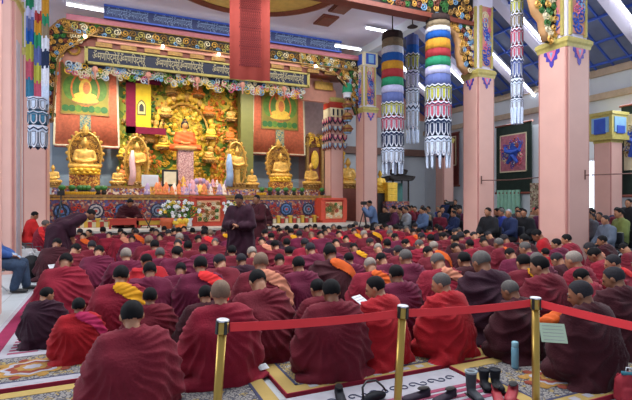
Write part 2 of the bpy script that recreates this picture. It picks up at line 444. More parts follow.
def jacket_specs(J, t=.028):
    ch = Vector(J['chest']); pv = Vector(J['pelvis'])
    S = [[(pv+Vector((0, 0, .0)), (.17+t*.4, .135+t*.4, .1)), ((pv+ch)/2, (.15+t, .11+t, .1))],
         [((pv+ch)/2, (.15+t, .11+t, .1)), (ch, (.165+t, .115+t, .13+t*.5)), (J['shL'], .06+t), (J['shR'], .06+t)], [(ch, .1+t), (J['neck'], .068+t*.4)]]
    for s in 'LR':
        el = Vector(J['el'+s]); ha = Vector(J['ha'+s]); S += [[(J['sh'+s], .056+t), (el, .046+t)], [(el, .045+t), (el+(ha-el)*.88, .036+t*.7)]]
    return S
def trouser_specs(J, t=.024):
    S = [[(J['pelvis'], (.16+t, .13+t, .1))]]
    for s in 'LR': S += [[(J['hip'+s], .092+t), (J['kn'+s], .066+t)], [(J['kn'+s], .064+t), (Vector(J['an'+s])+Vector((0, 0, .02)), .045+t)]]
    return S
def shoe_specs(J):
    S = []
    fw = Vector(J.get('foot', (0, 1, 0)))
    for s in 'LR': a = Vector(J['an'+s]); S.append([(a+Vector((0, 0, -.035))-fw*.02, (.05, .05, .045)), (a+fw*.17+Vector((0, 0, -.05)), (.046, .05, .035))])
    return S
def robe_stand_specs(J, flare=.3):
    ch = Vector(J['chest']); pv = Vector(J['pelvis'])
    S = [[((0, 0, .12), (flare, flare*.85, .1)), (pv, (.27, .22, .14))], [(pv, (.27, .22, .14)), ((pv+ch)/2, (.26, .2, .12)), (ch, (.22, .17, .15))],
         [(ch, (.22, .17, .15)), (J['shL'], .1), (J['shR'], .09), (Vector(J['neck'])-Vector((0, 0, .03)), .075)]]
    for s in 'LR':
        el = Vector(J['el'+s]); ha = Vector(J['ha'+s]); S += [[(J['sh'+s], .09), (el, .095)], [(el, .095), (el+(ha-el)*.8, .08)], [(el, .09), (pv+Vector((0, .05, .1)), .14)]]
    return S
# ---------------------------------------------------------------- materials of the hall
PINK = mat('pillar_pink', '#cb9f94', 0.55, var=0.04, scale=2, bump=.05)
PINKD = mat('pillar_edge', '#a87068', 0.55, var=0.05)
GOLD = mat('gold_leaf', '#cfa04a', 0.4, 0.25, var=0.22, scale=14)
GOLDD = mat('gold_dark', '#94703a', 0.45, 0.35, var=0.3, scale=12)
GOLDY = mat('gold_yellow', '#e8bc3c', 0.45, 0.12, var=0.18, scale=10)
ORNG = mat('orange_paint', '#dd7a28', 0.5, var=0.2, scale=14)
REDP = mat('red_paint', '#a83226', 0.5, var=0.12)
REDB = mat('red_brown_paint', '#7c3d2e', 0.5, var=0.15)
PEACH = mat('peach_paint', '#cf8f7a', 0.55, var=0.08)
NAVY = mat('navy_paint', '#121c3a', 0.5, var=0.15)
BLUE = mat('blue_paint', '#2c4fae', 0.5, var=0.12)
SKY = mat('sky_blue_paint', '#7aa6cc', 0.5, var=0.1)
LAV = mat('lavender_plaster', '#dcd8ec', 0.7, var=0.04, scale=1.5)
WHITEP = mat('white_plaster', '#ccd2d8', 0.7, var=0.04, scale=1.5)
GREYB = mat('grey_blue_wall', '#93a4b2', 0.7, var=0.06, scale=2)
BLACKP = mat('black_ground', '#1d1815', 0.6, var=0.2)
CREAM = mat('cream_paint', '#d9cdaa', 0.55, var=0.08)
OLIVE = mat('olive_gold', '#b0a258', 0.5, var=0.15, scale=12)
GREEN = mat('leaf_green_paint', '#5b8426', 0.55, var=0.25, scale=8)
GREEND = mat('deep_green_paint', '#2d6a2c', 0.55, var=0.25, scale=8)
CORAL = mat('coral_brocade', '#ee8462', 0.75, var=0.14, scale=9, bump=.1)
TAN = mat('tan_scroll_edge', '#c99a68', 0.5, var=0.08)
PURP = mat('violet_paint', '#3b2f9c', 0.5, var=0.1)
ROSE = mat('rose_paint', '#d46a86', 0.5, var=0.1)
DGREEN = mat('dark_green_brocade', '#23302a', 0.8, var=0.15)
TUBE = emit('tube_glow', '#f4f7ff', 9.0)
SPOT = emit('downlight_glow', '#fff2d8', 14.0)
METAL = mat('white_metal', '#c9c9cf', 0.4, 0.2, var=0.03)
SCROLLC = [GOLD, GOLD, GOLDD, CREAM, SKY, GREEND, REDB]

# ---------------------------------------------------------------- shell
def floor_mat():
    m, nt, b = nodes('floor_stone'); b.inputs['Roughness'].default_value = .45
    tc = nt.nodes.new('ShaderNodeTexCoord'); br = nt.nodes.new('ShaderNodeTexBrick'); br.offset = 0
    br.inputs['Scale'].default_value = 1.0; br.inputs['Brick Width'].default_value = .8; br.inputs['Row Height'].default_value = .8; br.inputs['Mortar Size'].default_value = .006
    br.inputs['Color1'].default_value = rgb('#a9aeb2'); br.inputs['Color2'].default_value = rgb('#9fa5a8'); br.inputs['Mortar'].default_value = rgb('#7c8082')
    nt.links.new(tc.outputs['Object'], br.inputs['Vector']); nt.links.new(br.outputs['Color'], b.inputs['Base Color']); return m
struct(MB().bb(-9, 18, -3, 24, -.12, 0).build('floor', floor_mat()))
YB = 20.9
struct(MB().bb(-4.5, 16.3, YB, YB+.2, 0, 10).build('wall_back', WHITEP))
struct(MB().bb(16.0, 16.2, 3.0, YB, 0, 6.3).build('wall_right', WHITEP))
# flat ceiling of the nave with a round opening for the lantern
RC = (3.7, 12.3); RR = 2.62; ZC = 8.05
def ceiling():
    bm = bmesh.new(); x0, x1, y0, y1 = -4.5, 9.95, 2.0, YB
    outer = [bm.verts.new(p) for p in ((x0, y0, ZC), (x1, y0, ZC), (x1, y1, ZC), (x0, y1, ZC))]
    inner = [bm.verts.new((RC[0]+RR*math.cos(2*PI*k/40), RC[1]+RR*math.sin(2*PI*k/40), ZC)) for k in range(40)]
    ed = [bm.edges.new((outer[i], outer[(i+1) % 4])) for i in range(4)]+[bm.edges.new((inner[i], inner[(i+1) % 40])) for i in range(40)]
    bmesh.ops.triangle_fill(bm, edges=ed, use_beauty=True)
    r = bmesh.ops.extrude_face_region(bm, geom=bm.faces[:]); bmesh.ops.translate(bm, vec=(0, 0, .15), verts=[v for v in r['geom'] if isinstance(v, bmesh.types.BMVert)])
    bmesh.ops.recalc_face_normals(bm, faces=bm.faces)
    me = bpy.data.meshes.new('ceiling'); bm.to_mesh(me); bm.free(); me.materials.append(LAV); return struct(put('ceiling', me))
ceiling()
# sloping roof over the right aisle
SLX0, SLZ0, SLX1, SLZ1 = 9.95, 10.3, 16.1, 6.22; SLK = (SLZ0-SLZ1)/(SLX1-SLX0); SA = math.atan(SLK)
def slz(X): return SLZ0-(X-SLX0)*SLK
PANEL = mat('roof_slate_panel', '#687290', 0.6, var=0.1, scale=3); PURL = mat('roof_blue_purlin', '#3558b8', 0.5, var=0.08)
roof = MB(); roof.prism([(SLX0, SLZ0), (SLX1, SLZ1), (SLX1, SLZ1+.15), (SLX0, SLZ0+.15)], 2.0, YB+.2); struct(roof.build('ceiling', PANEL))
pur = MB(); y = 2.2
while y < YB:
    pur.prism([(SLX0, SLZ0-.07), (SLX1, SLZ1-.07), (SLX1, SLZ1), (SLX0, SLZ0)], y, y+.05); y += .62
x = SLX0+.3
while x < SLX1:
    pur.bb(x, x+.05, 2, YB, slz(x)-.1, slz(x)-.02); x += .78
struct(pur.build('trim_1', PURL))
struct(MB().bb(15.86, 16.0, 3, YB, 5.2, 5.42).bb(15.9, 16.0, 3, YB, 6.05, 6.3).build('trim_2', mat('moulding_tan', '#b8a38c', .6)))
struct(MB().bb(9.6, 9.95, 2, YB, ZC-.35, ZC).bb(9.8, 9.95, 2, YB, ZC, SLZ0).build('trim_3', WHITEP))
struct(MB().bb(9.95, 16, YB-.3, YB, 4.0, 4.35).build('trim_4', mat('beam_brown', '#7d5c50', .6)))
struct(MB().bb(9.95, 16.0, YB-.06, YB, 6.0, 7.2).build('trim_5', PEACH))
def RPt(x, y, off=.12):
    u = (x-316)/F; a = u*CT+ST; v = (HY-y)/F; d = (SLZ0+SLK*SLX0-off-CH)/(v+SLK*a); return D(x, y, d)
# white rafters below the slope, each with its line of tubes
def tube_light(A, B, label, group=None, drop=.0):
    A = Vector(A); B = Vector(B); t = thing('ceiling_tube_light', label, 'light', (A+B)/2, 0, group); L = (B-A)/2
    u = L.normalized(); up = Vector((0, 0, 1)); sd = u.cross(up).normalized(); nn = sd.cross(u).normalized()
    m = MB(); vs = []
    for e in (-1, 1):
        for a, b in ((-.06, .0), (.06, .0), (.03, .07), (-.03, .07)): vs.append(L*e+sd*a+nn*b)
    m.add(vs, [(0, 1, 2, 3), (7, 6, 5, 4), (0, 4, 5, 1), (1, 5, 6, 2), (2, 6, 7, 3), (3, 7, 4, 0)]); m.build('housing', METAL, t)
    MB().tube([-L*.97-nn*.035, L*.97-nn*.035], .034, 8).build('tube', TUBE, t)
    return t
rafY = []
specs = [((520, 14), (539, 38), 'bright tube light on the sloping blue roof, between the two nearest pillars, upper one'),
         ((493, 53), (511, 73), 'bright tube light on the sloping roof just right of the second pillar'),
         ((520, 80), (530, 90), 'short distant tube light low on the roof between the two right pillars'),
         ((449, 68), (465, 83), 'tube light on the roof right of the wide striped hanging banner'),
         ((402, 66), (411, 74), 'tube light seen between the striped banner and the narrow blue banner'),
         ((418, 82), (427, 91), 'tube light behind the narrow blue banner and the wide striped banner'),
         ((614, -4), (636, 24), 'large bright tube light at the top right corner of the roof')]
for a, b, lb in specs:
    A = RPt(*a, .3); B = RPt(*b, .3); mid = (A+B)/2; yy = mid.y; dx = abs(B.x-A.x)/2
    dx = max(.7, min(1.4, dx))
    P0 = Vector((mid.x-dx, yy, 0)); P1 = Vector((mid.x+dx, yy, 0)); P0.z = slz(P0.x)-.3; P1.z = slz(P1.x)-.3
    tube_light(P0, P1, lb); rafY.append(yy)
raf = MB()
for yy in sorted(set(round(v, 0) for v in rafY)): raf.prism([(SLX0, SLZ0-.27), (15.95, slz(15.95)-.27), (15.95, slz(15.95)-.02), (SLX0, SLZ0-.02)], yy-.2, yy+.2)
struct(raf.build('trim_6', LAV))
for i, (a, b, lb) in enumerate([((66, 3), (104, 10), 'tube light under the ceiling at the top left above the carved arch'), ((366, 27), (393, 32), 'tube light under the pale ceiling left of the hanging striped banner'),
                 ((335, 45), (361, 49), 'tube light at the right end of the lettered blue beam')]):
    def cz(p): return D(p[0], p[1], (ZC-.12-CH)*F/(HY-p[1]))
    A = cz(a); B = cz(b)
    if A.y > 16.2 or B.y > 16.2: k = min(1.0, 16.0/max(A.y, B.y)); A = Vector((A.x*k, A.y*k, CH+(A.z-CH)*k)); B = Vector((B.x*k, B.y*k, CH+(B.z-CH)*k))
    tube_light(A, B, lb)
for bx, by in ((0, 7), (4, 7), (8, 7), (0, 3.6), (4, 3.6), (8, 3.6)): tube_light((bx-.7, by, ZC-.1), (bx+.7, by, ZC-.1), 'added unseen tube light on the nave ceiling above the congregation', 'added nave ceiling tube lights')  # out-of-view tubes added to light the hall from above
# lantern opening
lan = thing('ceiling_lantern', 'round gold coffered lantern opening in the ceiling above the red banner', 'ceiling lantern', (RC[0], RC[1], ZC))
MB().lathe([(RR-.02, -.02), (RR+.22, -.02), (RR+.22, -.18), (RR+.05, -.24), (RR-.1, -.18), (RR-.1, -.02)], n=48).build('rim', REDB, lan)
MB().lathe([(RR-.1, -.15), (RR-.3, .35), (RR-.75, .6), (RR-.75, .95), (RR-1.5, 1.2), (.02, 1.3)], n=48).build('dome', mat('lantern_gold', '#dcc068', .45, .1, var=.1), lan)
mb = MB()
for k in range(20):
    a = 2*PI*k/20; c, s = math.cos(a), math.sin(a); mb.tube([((RR-.1)*c, (RR-.1)*s, -.12), ((RR-.32)*c, (RR-.32)*s, .34), ((RR-.78)*c, (RR-.78)*s, .6), ((RR-1.5)*c, (RR-1.5)*s, 1.15)], .07, 5)
mb.build('ribs', REDB, lan)
MB().lathe([(RR-.34, .3), (RR-.3, .38), (RR-.4, .42)], n=48).lathe([(RR-.72, .62), (RR-.66, .7), (RR-.76, .74)], n=48).build('ring_moulding', REDB, lan)
for i, (x, y) in enumerate(((342, 8), (326, 21))):
    p = D(x, y, (ZC-.05-CH)*F/(HY-y)); t = tag(MB().bb(-.3, .3, -.45, .45, -.06, 0).bb(-.24, .24, -.38, .38, -.08, -.06).build('ceiling_panel', REDB), ('brown ceiling coffer panel beside the gold lantern, nearer one', 'brown ceiling coffer panel close to the lettered beam')[i], 'ceiling panel'); t.location = (p.x, p.y, ZC)

# ---------------------------------------------------------------- pillars
def emblem(mb, c, w, h, ax, out):
    """lotus shape hanging below the capital: c top centre on the face, ax along the face, out its normal"""
    ax = Vector(ax); out = Vector(out); c = Vector(c)
    def pl(pts, m, o):
        mb.use(m); n = len(pts); vs = [c+ax*(p[0]*w)+Vector((0, 0, -p[1]*h))+out*o for p in pts]+[c+ax*(p[0]*w)+Vector((0, 0, -p[1]*h)) for p in pts]
        mb.add(vs, [tuple(range(n)), tuple(range(2*n-1, n-1, -1))]+[(k, (k+1) % n, n+(k+1) % n, n+k) for k in range(n)])
    pl([(-.5, 0), (.5, 0), (.5, .2), (.34, .3), (.36, .55), (.15, .6), (.12, .85), (0, 1), (-.12, .85), (-.15, .6), (-.36, .55), (-.34, .3), (-.5, .2)], PURP, .012)
    pl([(-.3, .02), (.3, .02), (.22, .3), (0, .62), (-.22, .3)], ROSE, .02)
    pl([(-.1, .1), (.1, .1), (0, .45)], SKY, .028)
def pillar(cx, cy, side, capz, topz, label, base=0.0, pil=True, emb=True, lean=0.0):
    t = thing('pillar', label, 'pillar', (cx, cy, base)); h = side/2; c = side*.09
    def octo(hh, cc): return [(-hh+cc, -hh), (hh-cc, -hh), (hh, -hh+cc), (hh, hh-cc), (hh-cc, hh), (-hh+cc, hh), (-hh, hh-cc), (-hh, -hh+cc)]
    m = MB(); m.use(PINK); m.prism(octo(h, c), 0, capz-base, 'XY'); 
    m.use(PINKD)
    for sx in (-1, 1):
        for sy in (-1, 1): m.tube([(sx*(h-c*.55), sy*(h-c*.55), .02), (sx*(h-c*.55), sy*(h-c*.55), capz-base)], c*.42, 6)
    m.build('shaft', None, t)
    m = MB(); z = capz-base; k = 1.07
    m.lathe([(h*1.414, z-.04), (h*1.46, z+.03), (h*1.56, z+.08), (h*1.56, z+.15), (h*1.35, z+.2)], n=4)
    m.v = [(Matrix.Rotation(PI/4, 3, 'Z') @ Vector(v))[:] for v in m.v]; m.build('capital', OLIVE, t)
    if emb:
        m = MB()
        for ax, out in (((1, 0, 0), (0, -1, 0)), ((0, 1, 0), (-1, 0, 0))):
            o = Vector(out)*h; 
            emblem(m, (o.x, o.y, z-.05), side*.52, side*.5, ax, out)
        m.build('lotus_emblem', None, t)
    if pil:
        m = MB(); hp = h*.86; m.bb(-hp, hp, -hp, hp, z+.2, topz-base).build('upper_shaft', LAV, t)
        m = MB(); w = hp*.74; zt = min(z+.24+1.75, topz-base-.05)
        for dy, dx in ((-1, 0), (0, -1)):
            m.use(PEACH)
            if dy: m.bb(-w, w, -hp-.03, -hp, z+.3, zt)
            else: m.bb(-hp-.03, -hp, -w, w, z+.3, zt)
            rr = random.Random(3)
            zz = z+.42
            while zz < zt-.1:
                for q in range(2):
                    m.use(rr.choice([BLUE, BLUE, SKY, ROSE, CREAM])); a = rr.uniform(-w*.6, w*.6); r = rr.uniform(.1, .17)*side/.7
                    m.spiral((a, -hp-.04, zz) if dy else (-hp-.04, a, zz), r, rr.choice((-1, 1)), .022, 1.3, rr.uniform(0, 6), 'XZ' if dy else 'YZ')
                zz += .13
            m.use(OLIVE)
            for e in (-1, 1):
                if dy: m.bb(e*w-.03, e*w+.03, -hp-.06, -hp, z+.24, zt)
                else: m.bb(-hp-.06, -hp, e*w-.03, e*w+.03, z+.24, zt)
        m.build('dragon_panel', None, t)
    return t
pA = D(563.5, HY, 10.8); pB = D(478.5, HY, 13.3); pC = D(366.5, HY, 19.1); pD = D(334, HY, 19.6)
PA = pillar(pA.x, pA.y, .79, 5.15, ZC-.36, 'massive pale pink pillar nearest on the right, blue dragon panel above its capital')
PB = pillar(pB.x, pB.y, .63, 5.15, ZC-.36, 'pink pillar in the middle right, behind the striped hanging banner')
PCc = pillar(pC.x, pC.y, .68, 5.25, ZC-.9, 'pink pillar at the right end of the carved altar arch', base=.7)
fr = MB(); hq = .34
for (x0, x1, y0, y1) in ((-hq, hq, -hq, hq),): fr.use(CREAM).bb(x0, x1, y0, y1, ZC-.92, ZC-.36)
fr.use(BLUE).bb(-.22, .22, -hq-.03, -hq, ZC-.85, ZC-.42).bb(-hq-.03, -hq, -.22, .22, ZC-.85, ZC-.42); fr.use(SKY).bb(-.12, .12, -hq-.05, -hq, ZC-.8, ZC-.48)
fr.build('block_top', None, PCc).location = (0, 0, -.7)
# pillar with the mottled collar
pd = pillar(pD.x, pD.y, .62, 5.75, 6.1, 'pink pillar with banded blue and white cloth collar, beside the altar', emb=False, pil=False, base=.7)
m = MB(); hh = .345
for z0, z1, cm in ((5.5, 5.75, REDP), (5.12, 5.5, CREAM)): m.use(cm).bb(-hh, hh, -hh, hh, z0, z1)
for k in range(3):
    m.use(BLUE)
    for dx in (-.2, 0, .2): m.bb(dx-.03, dx+.03, -hh-.02, -hh, 5.18, 5.44)
for k in range(4):
    z = 5.1-k*.36
    for e in range(-1, 3):
        xx = (e-.5)*.23
        for ax, oy in (('x', 0), ('y', 0)):
            P = (lambda a, o: (a, -hh+.02-o)) if ax == 'x' else (lambda a, o: (-hh+.02-o, a))
            for sc, mm, off in ((1, (NAVY, REDB)[k % 2], .03), (.72, (ROSE, SKY)[k % 2], .045), (.4, CREAM, .055)):
                m.use(mm); pts = [(-.115*sc, 0), (.115*sc, 0), (.1*sc, -.16*sc), (0, -.3*sc), (-.1*sc, -.16*sc)]
                vs = []
                for o_ in (off, 0):
                    for a, b in pts: q = P(xx+a, o_); vs.append((q[0], q[1], z+b-.02*(1-sc)))
                m.add(vs, [(0, 1, 2, 3, 4), (9, 8, 7, 6, 5)]+[(i, (i+1) % 5, 5+(i+1) % 5, 5+i) for i in range(5)])
m.build('cloth_collar', None, pd).location = (0, 0, -.7)
pillar(-1.9, 7.55, .85, 6.2, ZC-.36, 'pink pillar cut by the left edge of the photo')
p1 = pillar(-2.42, 12.3, .9, 6.05, ZC-.36, 'tall pale pink pillar second from the left edge')
p2 = D(36.5, HY, 14.2); pillar(p2.x, p2.y, .66, 6.05, ZC-.36, 'pink pillar left of the altar arch, behind the patchwork banner', base=.7)
MB().bb(-.12, .2, -.47, -.44, 0, 5.2).bb(.44, .47, -.3, .05, 0, 5.2).build('grey_inset', mat('inset_grey', '#a8a2ac', .6), p1)
m = MB(); m.bb(.0, .1, -.53, -.47, 2.9, 3.25).build('wall_box', REDB, p1)
pF = D(434, HY, 23.0); pG = D(608, HY, 15.3)
pillar(pF.x, pF.y-.8, .62, 4.4, 6, 'distant pink pillar behind the wide striped banner', emb=False, pil=False)
g = pillar(pG.x, pG.y, .6, 3.55, 3.7, 'pink pillar at the far right with blue box capital', emb=False, pil=False)
m = MB(); h = .39; m.use(OLIVE).bb(-h-.04, h+.04, -h-.04, h+.04, 3.6, 3.75).bb(-h-.04, h+.04, -h-.04, h+.04, 4.42, 4.52).bb(-h, h, -h, h, 3.75, 4.42)
m.use(SKY).bb(-h+.1, h-.1, -h-.03, -h, 3.84, 4.34).bb(-h-.03, -h, -h+.1, h-.1, 3.84, 4.34); m.use(BLUE).bb(-h+.2, h-.2, -h-.05, -h, 3.8, 4.05).bb(-h-.05, -h, -h+.2, h-.2, 3.8, 4.3)
m.build('capital_box', None, g)

# ---------------------------------------------------------------- scrollwork helpers
def fill_scrolls(mb, inside, x0, x1, z0, z1, y, r=.17, seed=1, mats=SCROLLC, n=None, plane='XZ', th=.032):
    rr = random.Random(seed); pts = []; tries = n or int((x1-x0)*(z1-z0)/(r*r)*6)
    for _ in range(tries):
        a, b = rr.uniform(x0, x1), rr.uniform(z0, z1)
        if not inside(a, b): continue
        if any((a-p)**2+(b-q)**2 < (r*1.25)**2 for p, q in pts): continue
        pts.append((a, b)); mb.use(rr.choice(mats))
        mb.spiral((a, y, b) if plane == 'XZ' else (y, a, b), r*rr.uniform(.8, 1.1), rr.choice((-1, 1)), th, 1.5, rr.uniform(0, 6), plane)
    return pts
def inpoly(poly):
    def f(x, z):
        c = False; j = len(poly)-1
        for i in range(len(poly)):
            if (poly[i][1] > z) != (poly[j][1] > z) and x < (poly[j][0]-poly[i][0])*(z-poly[i][1])/(poly[j][1]-poly[i][1])+poly[i][0]: c = not c
            j = i
        return c
    return f

# ---------------------------------------------------------------- carved arch across the altar
YA = 16.6
def A2(x, y, Y=YA): p = PY(x, y, Y); return (p.x, p.z)
XL, XR = A2(48, 50)[0], A2(362, 50)[0]
arch = thing('carved_arch', 'great carved and gilded arch framing the altar', 'arch', (0, YA, .0))
m = MB(); m.bb(XL+.5, XR, .0, .3, 7.42, 7.6).build('rose_beam', mat('dusty_rose', '#a5606a', .6), arch)
m = MB(); m.use(BLACKP).bb(XL+.3, XR-.1, .1, .3, 7.0, 7.42); i = 0; x = XL+.5
while x < XR-.2:
    m.use((GOLDD, OLIVE, CREAM, GOLD)[i % 4]); m.spiral((x, .06, 7.24), .13, 1 if i % 2 else -1, .024, 1.5, i*1.3); m.use((GOLDD, SKY, OLIVE)[i % 3]); m.spiral((x+.12, .06, 7.1), .08, 1, .02, 1.1, i*2.3); x += .25; i += 1
m.use(GOLDD).bb(XL+.4, XR-.2, .02, .1, 7.4, 7.45).bb(XL+.4, XR-.2, .02, .1, 6.98, 7.02); m.build('scroll_frieze', None, arch)
m = MB(); m.use(REDB).bb(XL+.6, XR-.6, .2, 1.0, 6.66, 7.0); m.use(PEACH).bb(XL+1.4, XR-1.2, .12, .2, 6.86, 6.98); m.use(GOLDD)
for i in range(12):
    xx = XL+1.6+i*(XR-XL-3)/11; m.bb(xx-.25, xx+.25, .1, .2, 6.7, 6.84)
m.build('soffit', None, arch)
for i, (x, y) in enumerate(((85, 36), (163, 46), (219, 54), (316, 66))):
    p = PY(x, y, YA-.0); q = MB(); q.ell((p.x, .02, p.z), (.05, .05, .05), 10, 6); q.build('downlight', SPOT, arch)
# bracket corners (left, then the mirrored right)
def bracket(poly, seed, name='corner_bracket', r=.09):
    m = MB(); m.use(BLACKP).prism(poly, .12, .3); xs = [p[0] for p in poly]; zs = [p[1] for p in poly]
    m2 = m; fill_scrolls(m2, inpoly(poly), min(xs), max(xs), min(zs), max(zs), .08, r, seed, th=.022); n = len(poly)
    m.use(GOLDD); m.tube([(p[0], .08, p[1]) for p in poly]+[(poly[0][0], .08, poly[0][1])], .035, 5)
    return m.build(name, None, arch)
pl = [A2(*p) for p in ((47, 30), (60, 19), (76, 16), (100, 22), (98, 30), (88, 36), (78, 42), (66, 48), (58, 58), (56, 72), (54, 95), (52, 120), (47, 120))]
bracket(pl, 4)
pr = [A2(*p) for p in ((300, 47), (320, 52), (345, 62), (362, 75), (362, 108), (358, 114), (354, 104), (351, 92), (346, 84), (338, 74), (326, 70), (302, 64))]
bracket(pr, 9, r=.09)
m = MB(); m.use(PEACH)
m.prism([A2(*p) for p in ((60, 50), (75, 38), (90, 34), (90, 58), (74, 62), (64, 66))], .35, .5)
m.use(GOLD); m.spiral((A2(74, 46)[0], .3, A2(74, 46)[1]), .3, 1, .05, 1.4, .5)
m.build('inner_bracket', None, arch); m = MB(); m.use(PEACH).prism([A2(*p) for p in ((308, 72), (322, 68), (336, 74), (344, 88), (344, 100), (308, 96))], .75, .9)
m.use(GOLD).spiral((A2(326, 80)[0], .7, A2(326, 80)[1]), .25, -1, .04, 1.4, 2).bb(A2(322, 80)[0], A2(340, 80)[0], .66, .74, A2(330, 86)[1], A2(330, 78)[1])
m.build('inner_bracket', None, arch)
# cloud valance below the inscription
m = MB(); vx0, vx1 = A2(66, 60)[0], A2(306, 80)[0]; i = 0; x = vx0
VAL = [CREAM, CREAM, SKY, ROSE, GOLDY, CREAM, GREEN, WHITEP]
m.use(NAVY).bb(vx0, vx1, .3, .4, 5.95, 6.14)
rr = random.Random(5)
while x < vx1:
    dp = .14+.16*abs(math.sin((x-vx0)*2.2))
    for k in range(4):
        m.use(rr.choice(VAL)); m.spiral((x+rr.uniform(-.1, .1), .24, 6.06-rr.uniform(0, dp+.12)), rr.uniform(.08, .14), rr.choice((-1, 1)), .026, 1.2, rr.uniform(0, 6))
    x += .15
for k in range(5):
    xx = vx0+(k+.5)*(vx1-vx0)/5; m.use(PEACH).ell((xx, .2, 5.95), (.1, .06, .12), 8, 5); m.tube([(xx, .2, 5.9), (xx, .2, 5.6)], [.045, .02], 6)
m.build('cloud_valance', None, arch)
# lettered navy beam and inscription board
SCR = 'ॐमणिपद्मेहूँॐमणिपद्मेहूँ'
GOLDT = mat('letter_gold', '#b5ab88', 0.5, var=0.05); BLUET = mat('letter_pale_blue', '#7388ac', 0.5, var=0.05)
lb = thing('lettered_beam', 'dark blue beam with pale script letters along the ceiling above the arch', 'beam', (0, YA-.12, 0))
bx0, bx1 = A2(104, 10)[0], A2(340, 40)[0]
MB().bb(bx0, bx1, 0, .3, 7.6, 8.03).build('board', mat('beam_blue', '#22305e', .5), lb)
for k in range(6):
    w = (bx1-bx0)/6; text(SCR.strip(), .34, BLUET, lb, (bx0+(k+.5)*w, -.01, 7.8), width=w*.9)
MB().bb(bx0, bx1, -.04, .0, 7.58, 7.63).bb(bx0, bx1, -.04, .0, 7.98, 8.03).build('edging', BLUE, lb)
ib = thing('inscription_board', 'navy inscription board with gold script letters in a gold frame under the arch', 'sign', (0, YA+.15, 0))
ix0, ix1 = A2(87, 50)[0], A2(309, 75)[0]; MB().bb(ix0, ix1, 0, .1, 6.16, 6.64).build('board', NAVY, ib)
MB().bb(ix0-.05, ix1+.05, -.04, .1, 6.1, 6.18).bb(ix0-.05, ix1+.05, -.04, .1, 6.6, 6.66).bb(ix0-.08, ix0+.02, -.04, .1, 6.1, 6.66).bb(ix1-.02, ix1+.08, -.04, .1, 6.1, 6.66).build('frame', OLIVE, ib)
for k in range(4):
    w = (ix1-ix0)/4; text(SCR.strip(), .36, GOLDT, ib, (ix0+(k+.5)*w, -.02, 6.38), width=w*.84)
# beam and bracket joining the second pillar
yb = pB.y; bbm = thing('carved_beam', 'brown beam carved with gold scrolls running left from the second pillar bracket', 'beam', (0, yb, 0))
xr = pB.x-.31
def B2(x, y): p = PY(x, y, yb-.1); return (p.x, p.z)
bl = B2(368, 0)
zb = B2(430, 14)[1]; zt = zb+1.05
MB().bb(xr-7.2, xr, -.18, .18, zb-.12, zb).build('soffit_board', REDB, bbm)
m = MB(); m.use(BLACKP).bb(xr-7.2, xr, -.1, .1, zb, zt); fill_scrolls(m, lambda a, b: True, xr-7, xr-.1, zb+.1, zt, -.14, .11, 21, th=.024); m.build('carved_frieze', None, bbm)
poly = [(xr, zb), (xr-1.5, zb)]+[B2(*p) for p in ((447, 20), (452, 28), (458, 33), (461, 42), (461, 52), (463, 64), (470, 72))]+[(xr, B2(470, 72)[1])]
m = MB(); m.use(BLACKP).prism(poly, -.08, .08); xs = [p[0] for p in poly]; zs = [p[1] for p in poly]; fill_scrolls(m, inpoly(poly), min(xs), max(xs), min(zs), max(zs), -.12, .1, 5, th=.024); m.build('corner_bracket', None, bbm)
m = MB(); m.tube([(p[0], 0, p[1]) for p in [B2(*q) for q in ((440, 16), (447, 20), (452, 27), (458, 32), (461, 42), (461, 52), (463, 64), (469, 72))]], .11, 8); m.build('scroll_edge', TAN, bbm, smooth=True)
# bracket at the nearest pillar
ya = pA.y; ab = thing('pillar_bracket', 'curved tan bracket with carved green and gold scrolls left of the nearest right pillar', 'bracket', (0, ya, 0)); xr = pA.x-.34
def C2(x, y): p = PY(x, y, ya); return (p.x, p.z)
poly = [(xr, 8.0), (xr-1.1, 8.0)]+[C2(*p) for p in ((532, 0), (535, 12), (541, 20), (543, 30), (545, 41))]+[(xr, C2(545, 42)[1])]
m = MB(); m.use(BLACKP).prism(poly, -.07, .07); xs = [p[0] for p in poly]; zs = [p[1] for p in poly]; fill_scrolls(m, inpoly(poly), min(xs), max(xs), min(zs), max(zs), -.1, .11, 5, [OLIVE, CREAM, GREEND, GOLD]); m.build('carved_panel', None, ab)
m = MB(); m.tube([(xr-1.1, 0, 8.0)]+[(p[0], 0, p[1]) for p in [C2(*q) for q in ((532, 0), (535, 12), (541, 20), (543, 30), (546, 41))]], .1, 8); m.build('scroll_edge', TAN, ab, smooth=True)

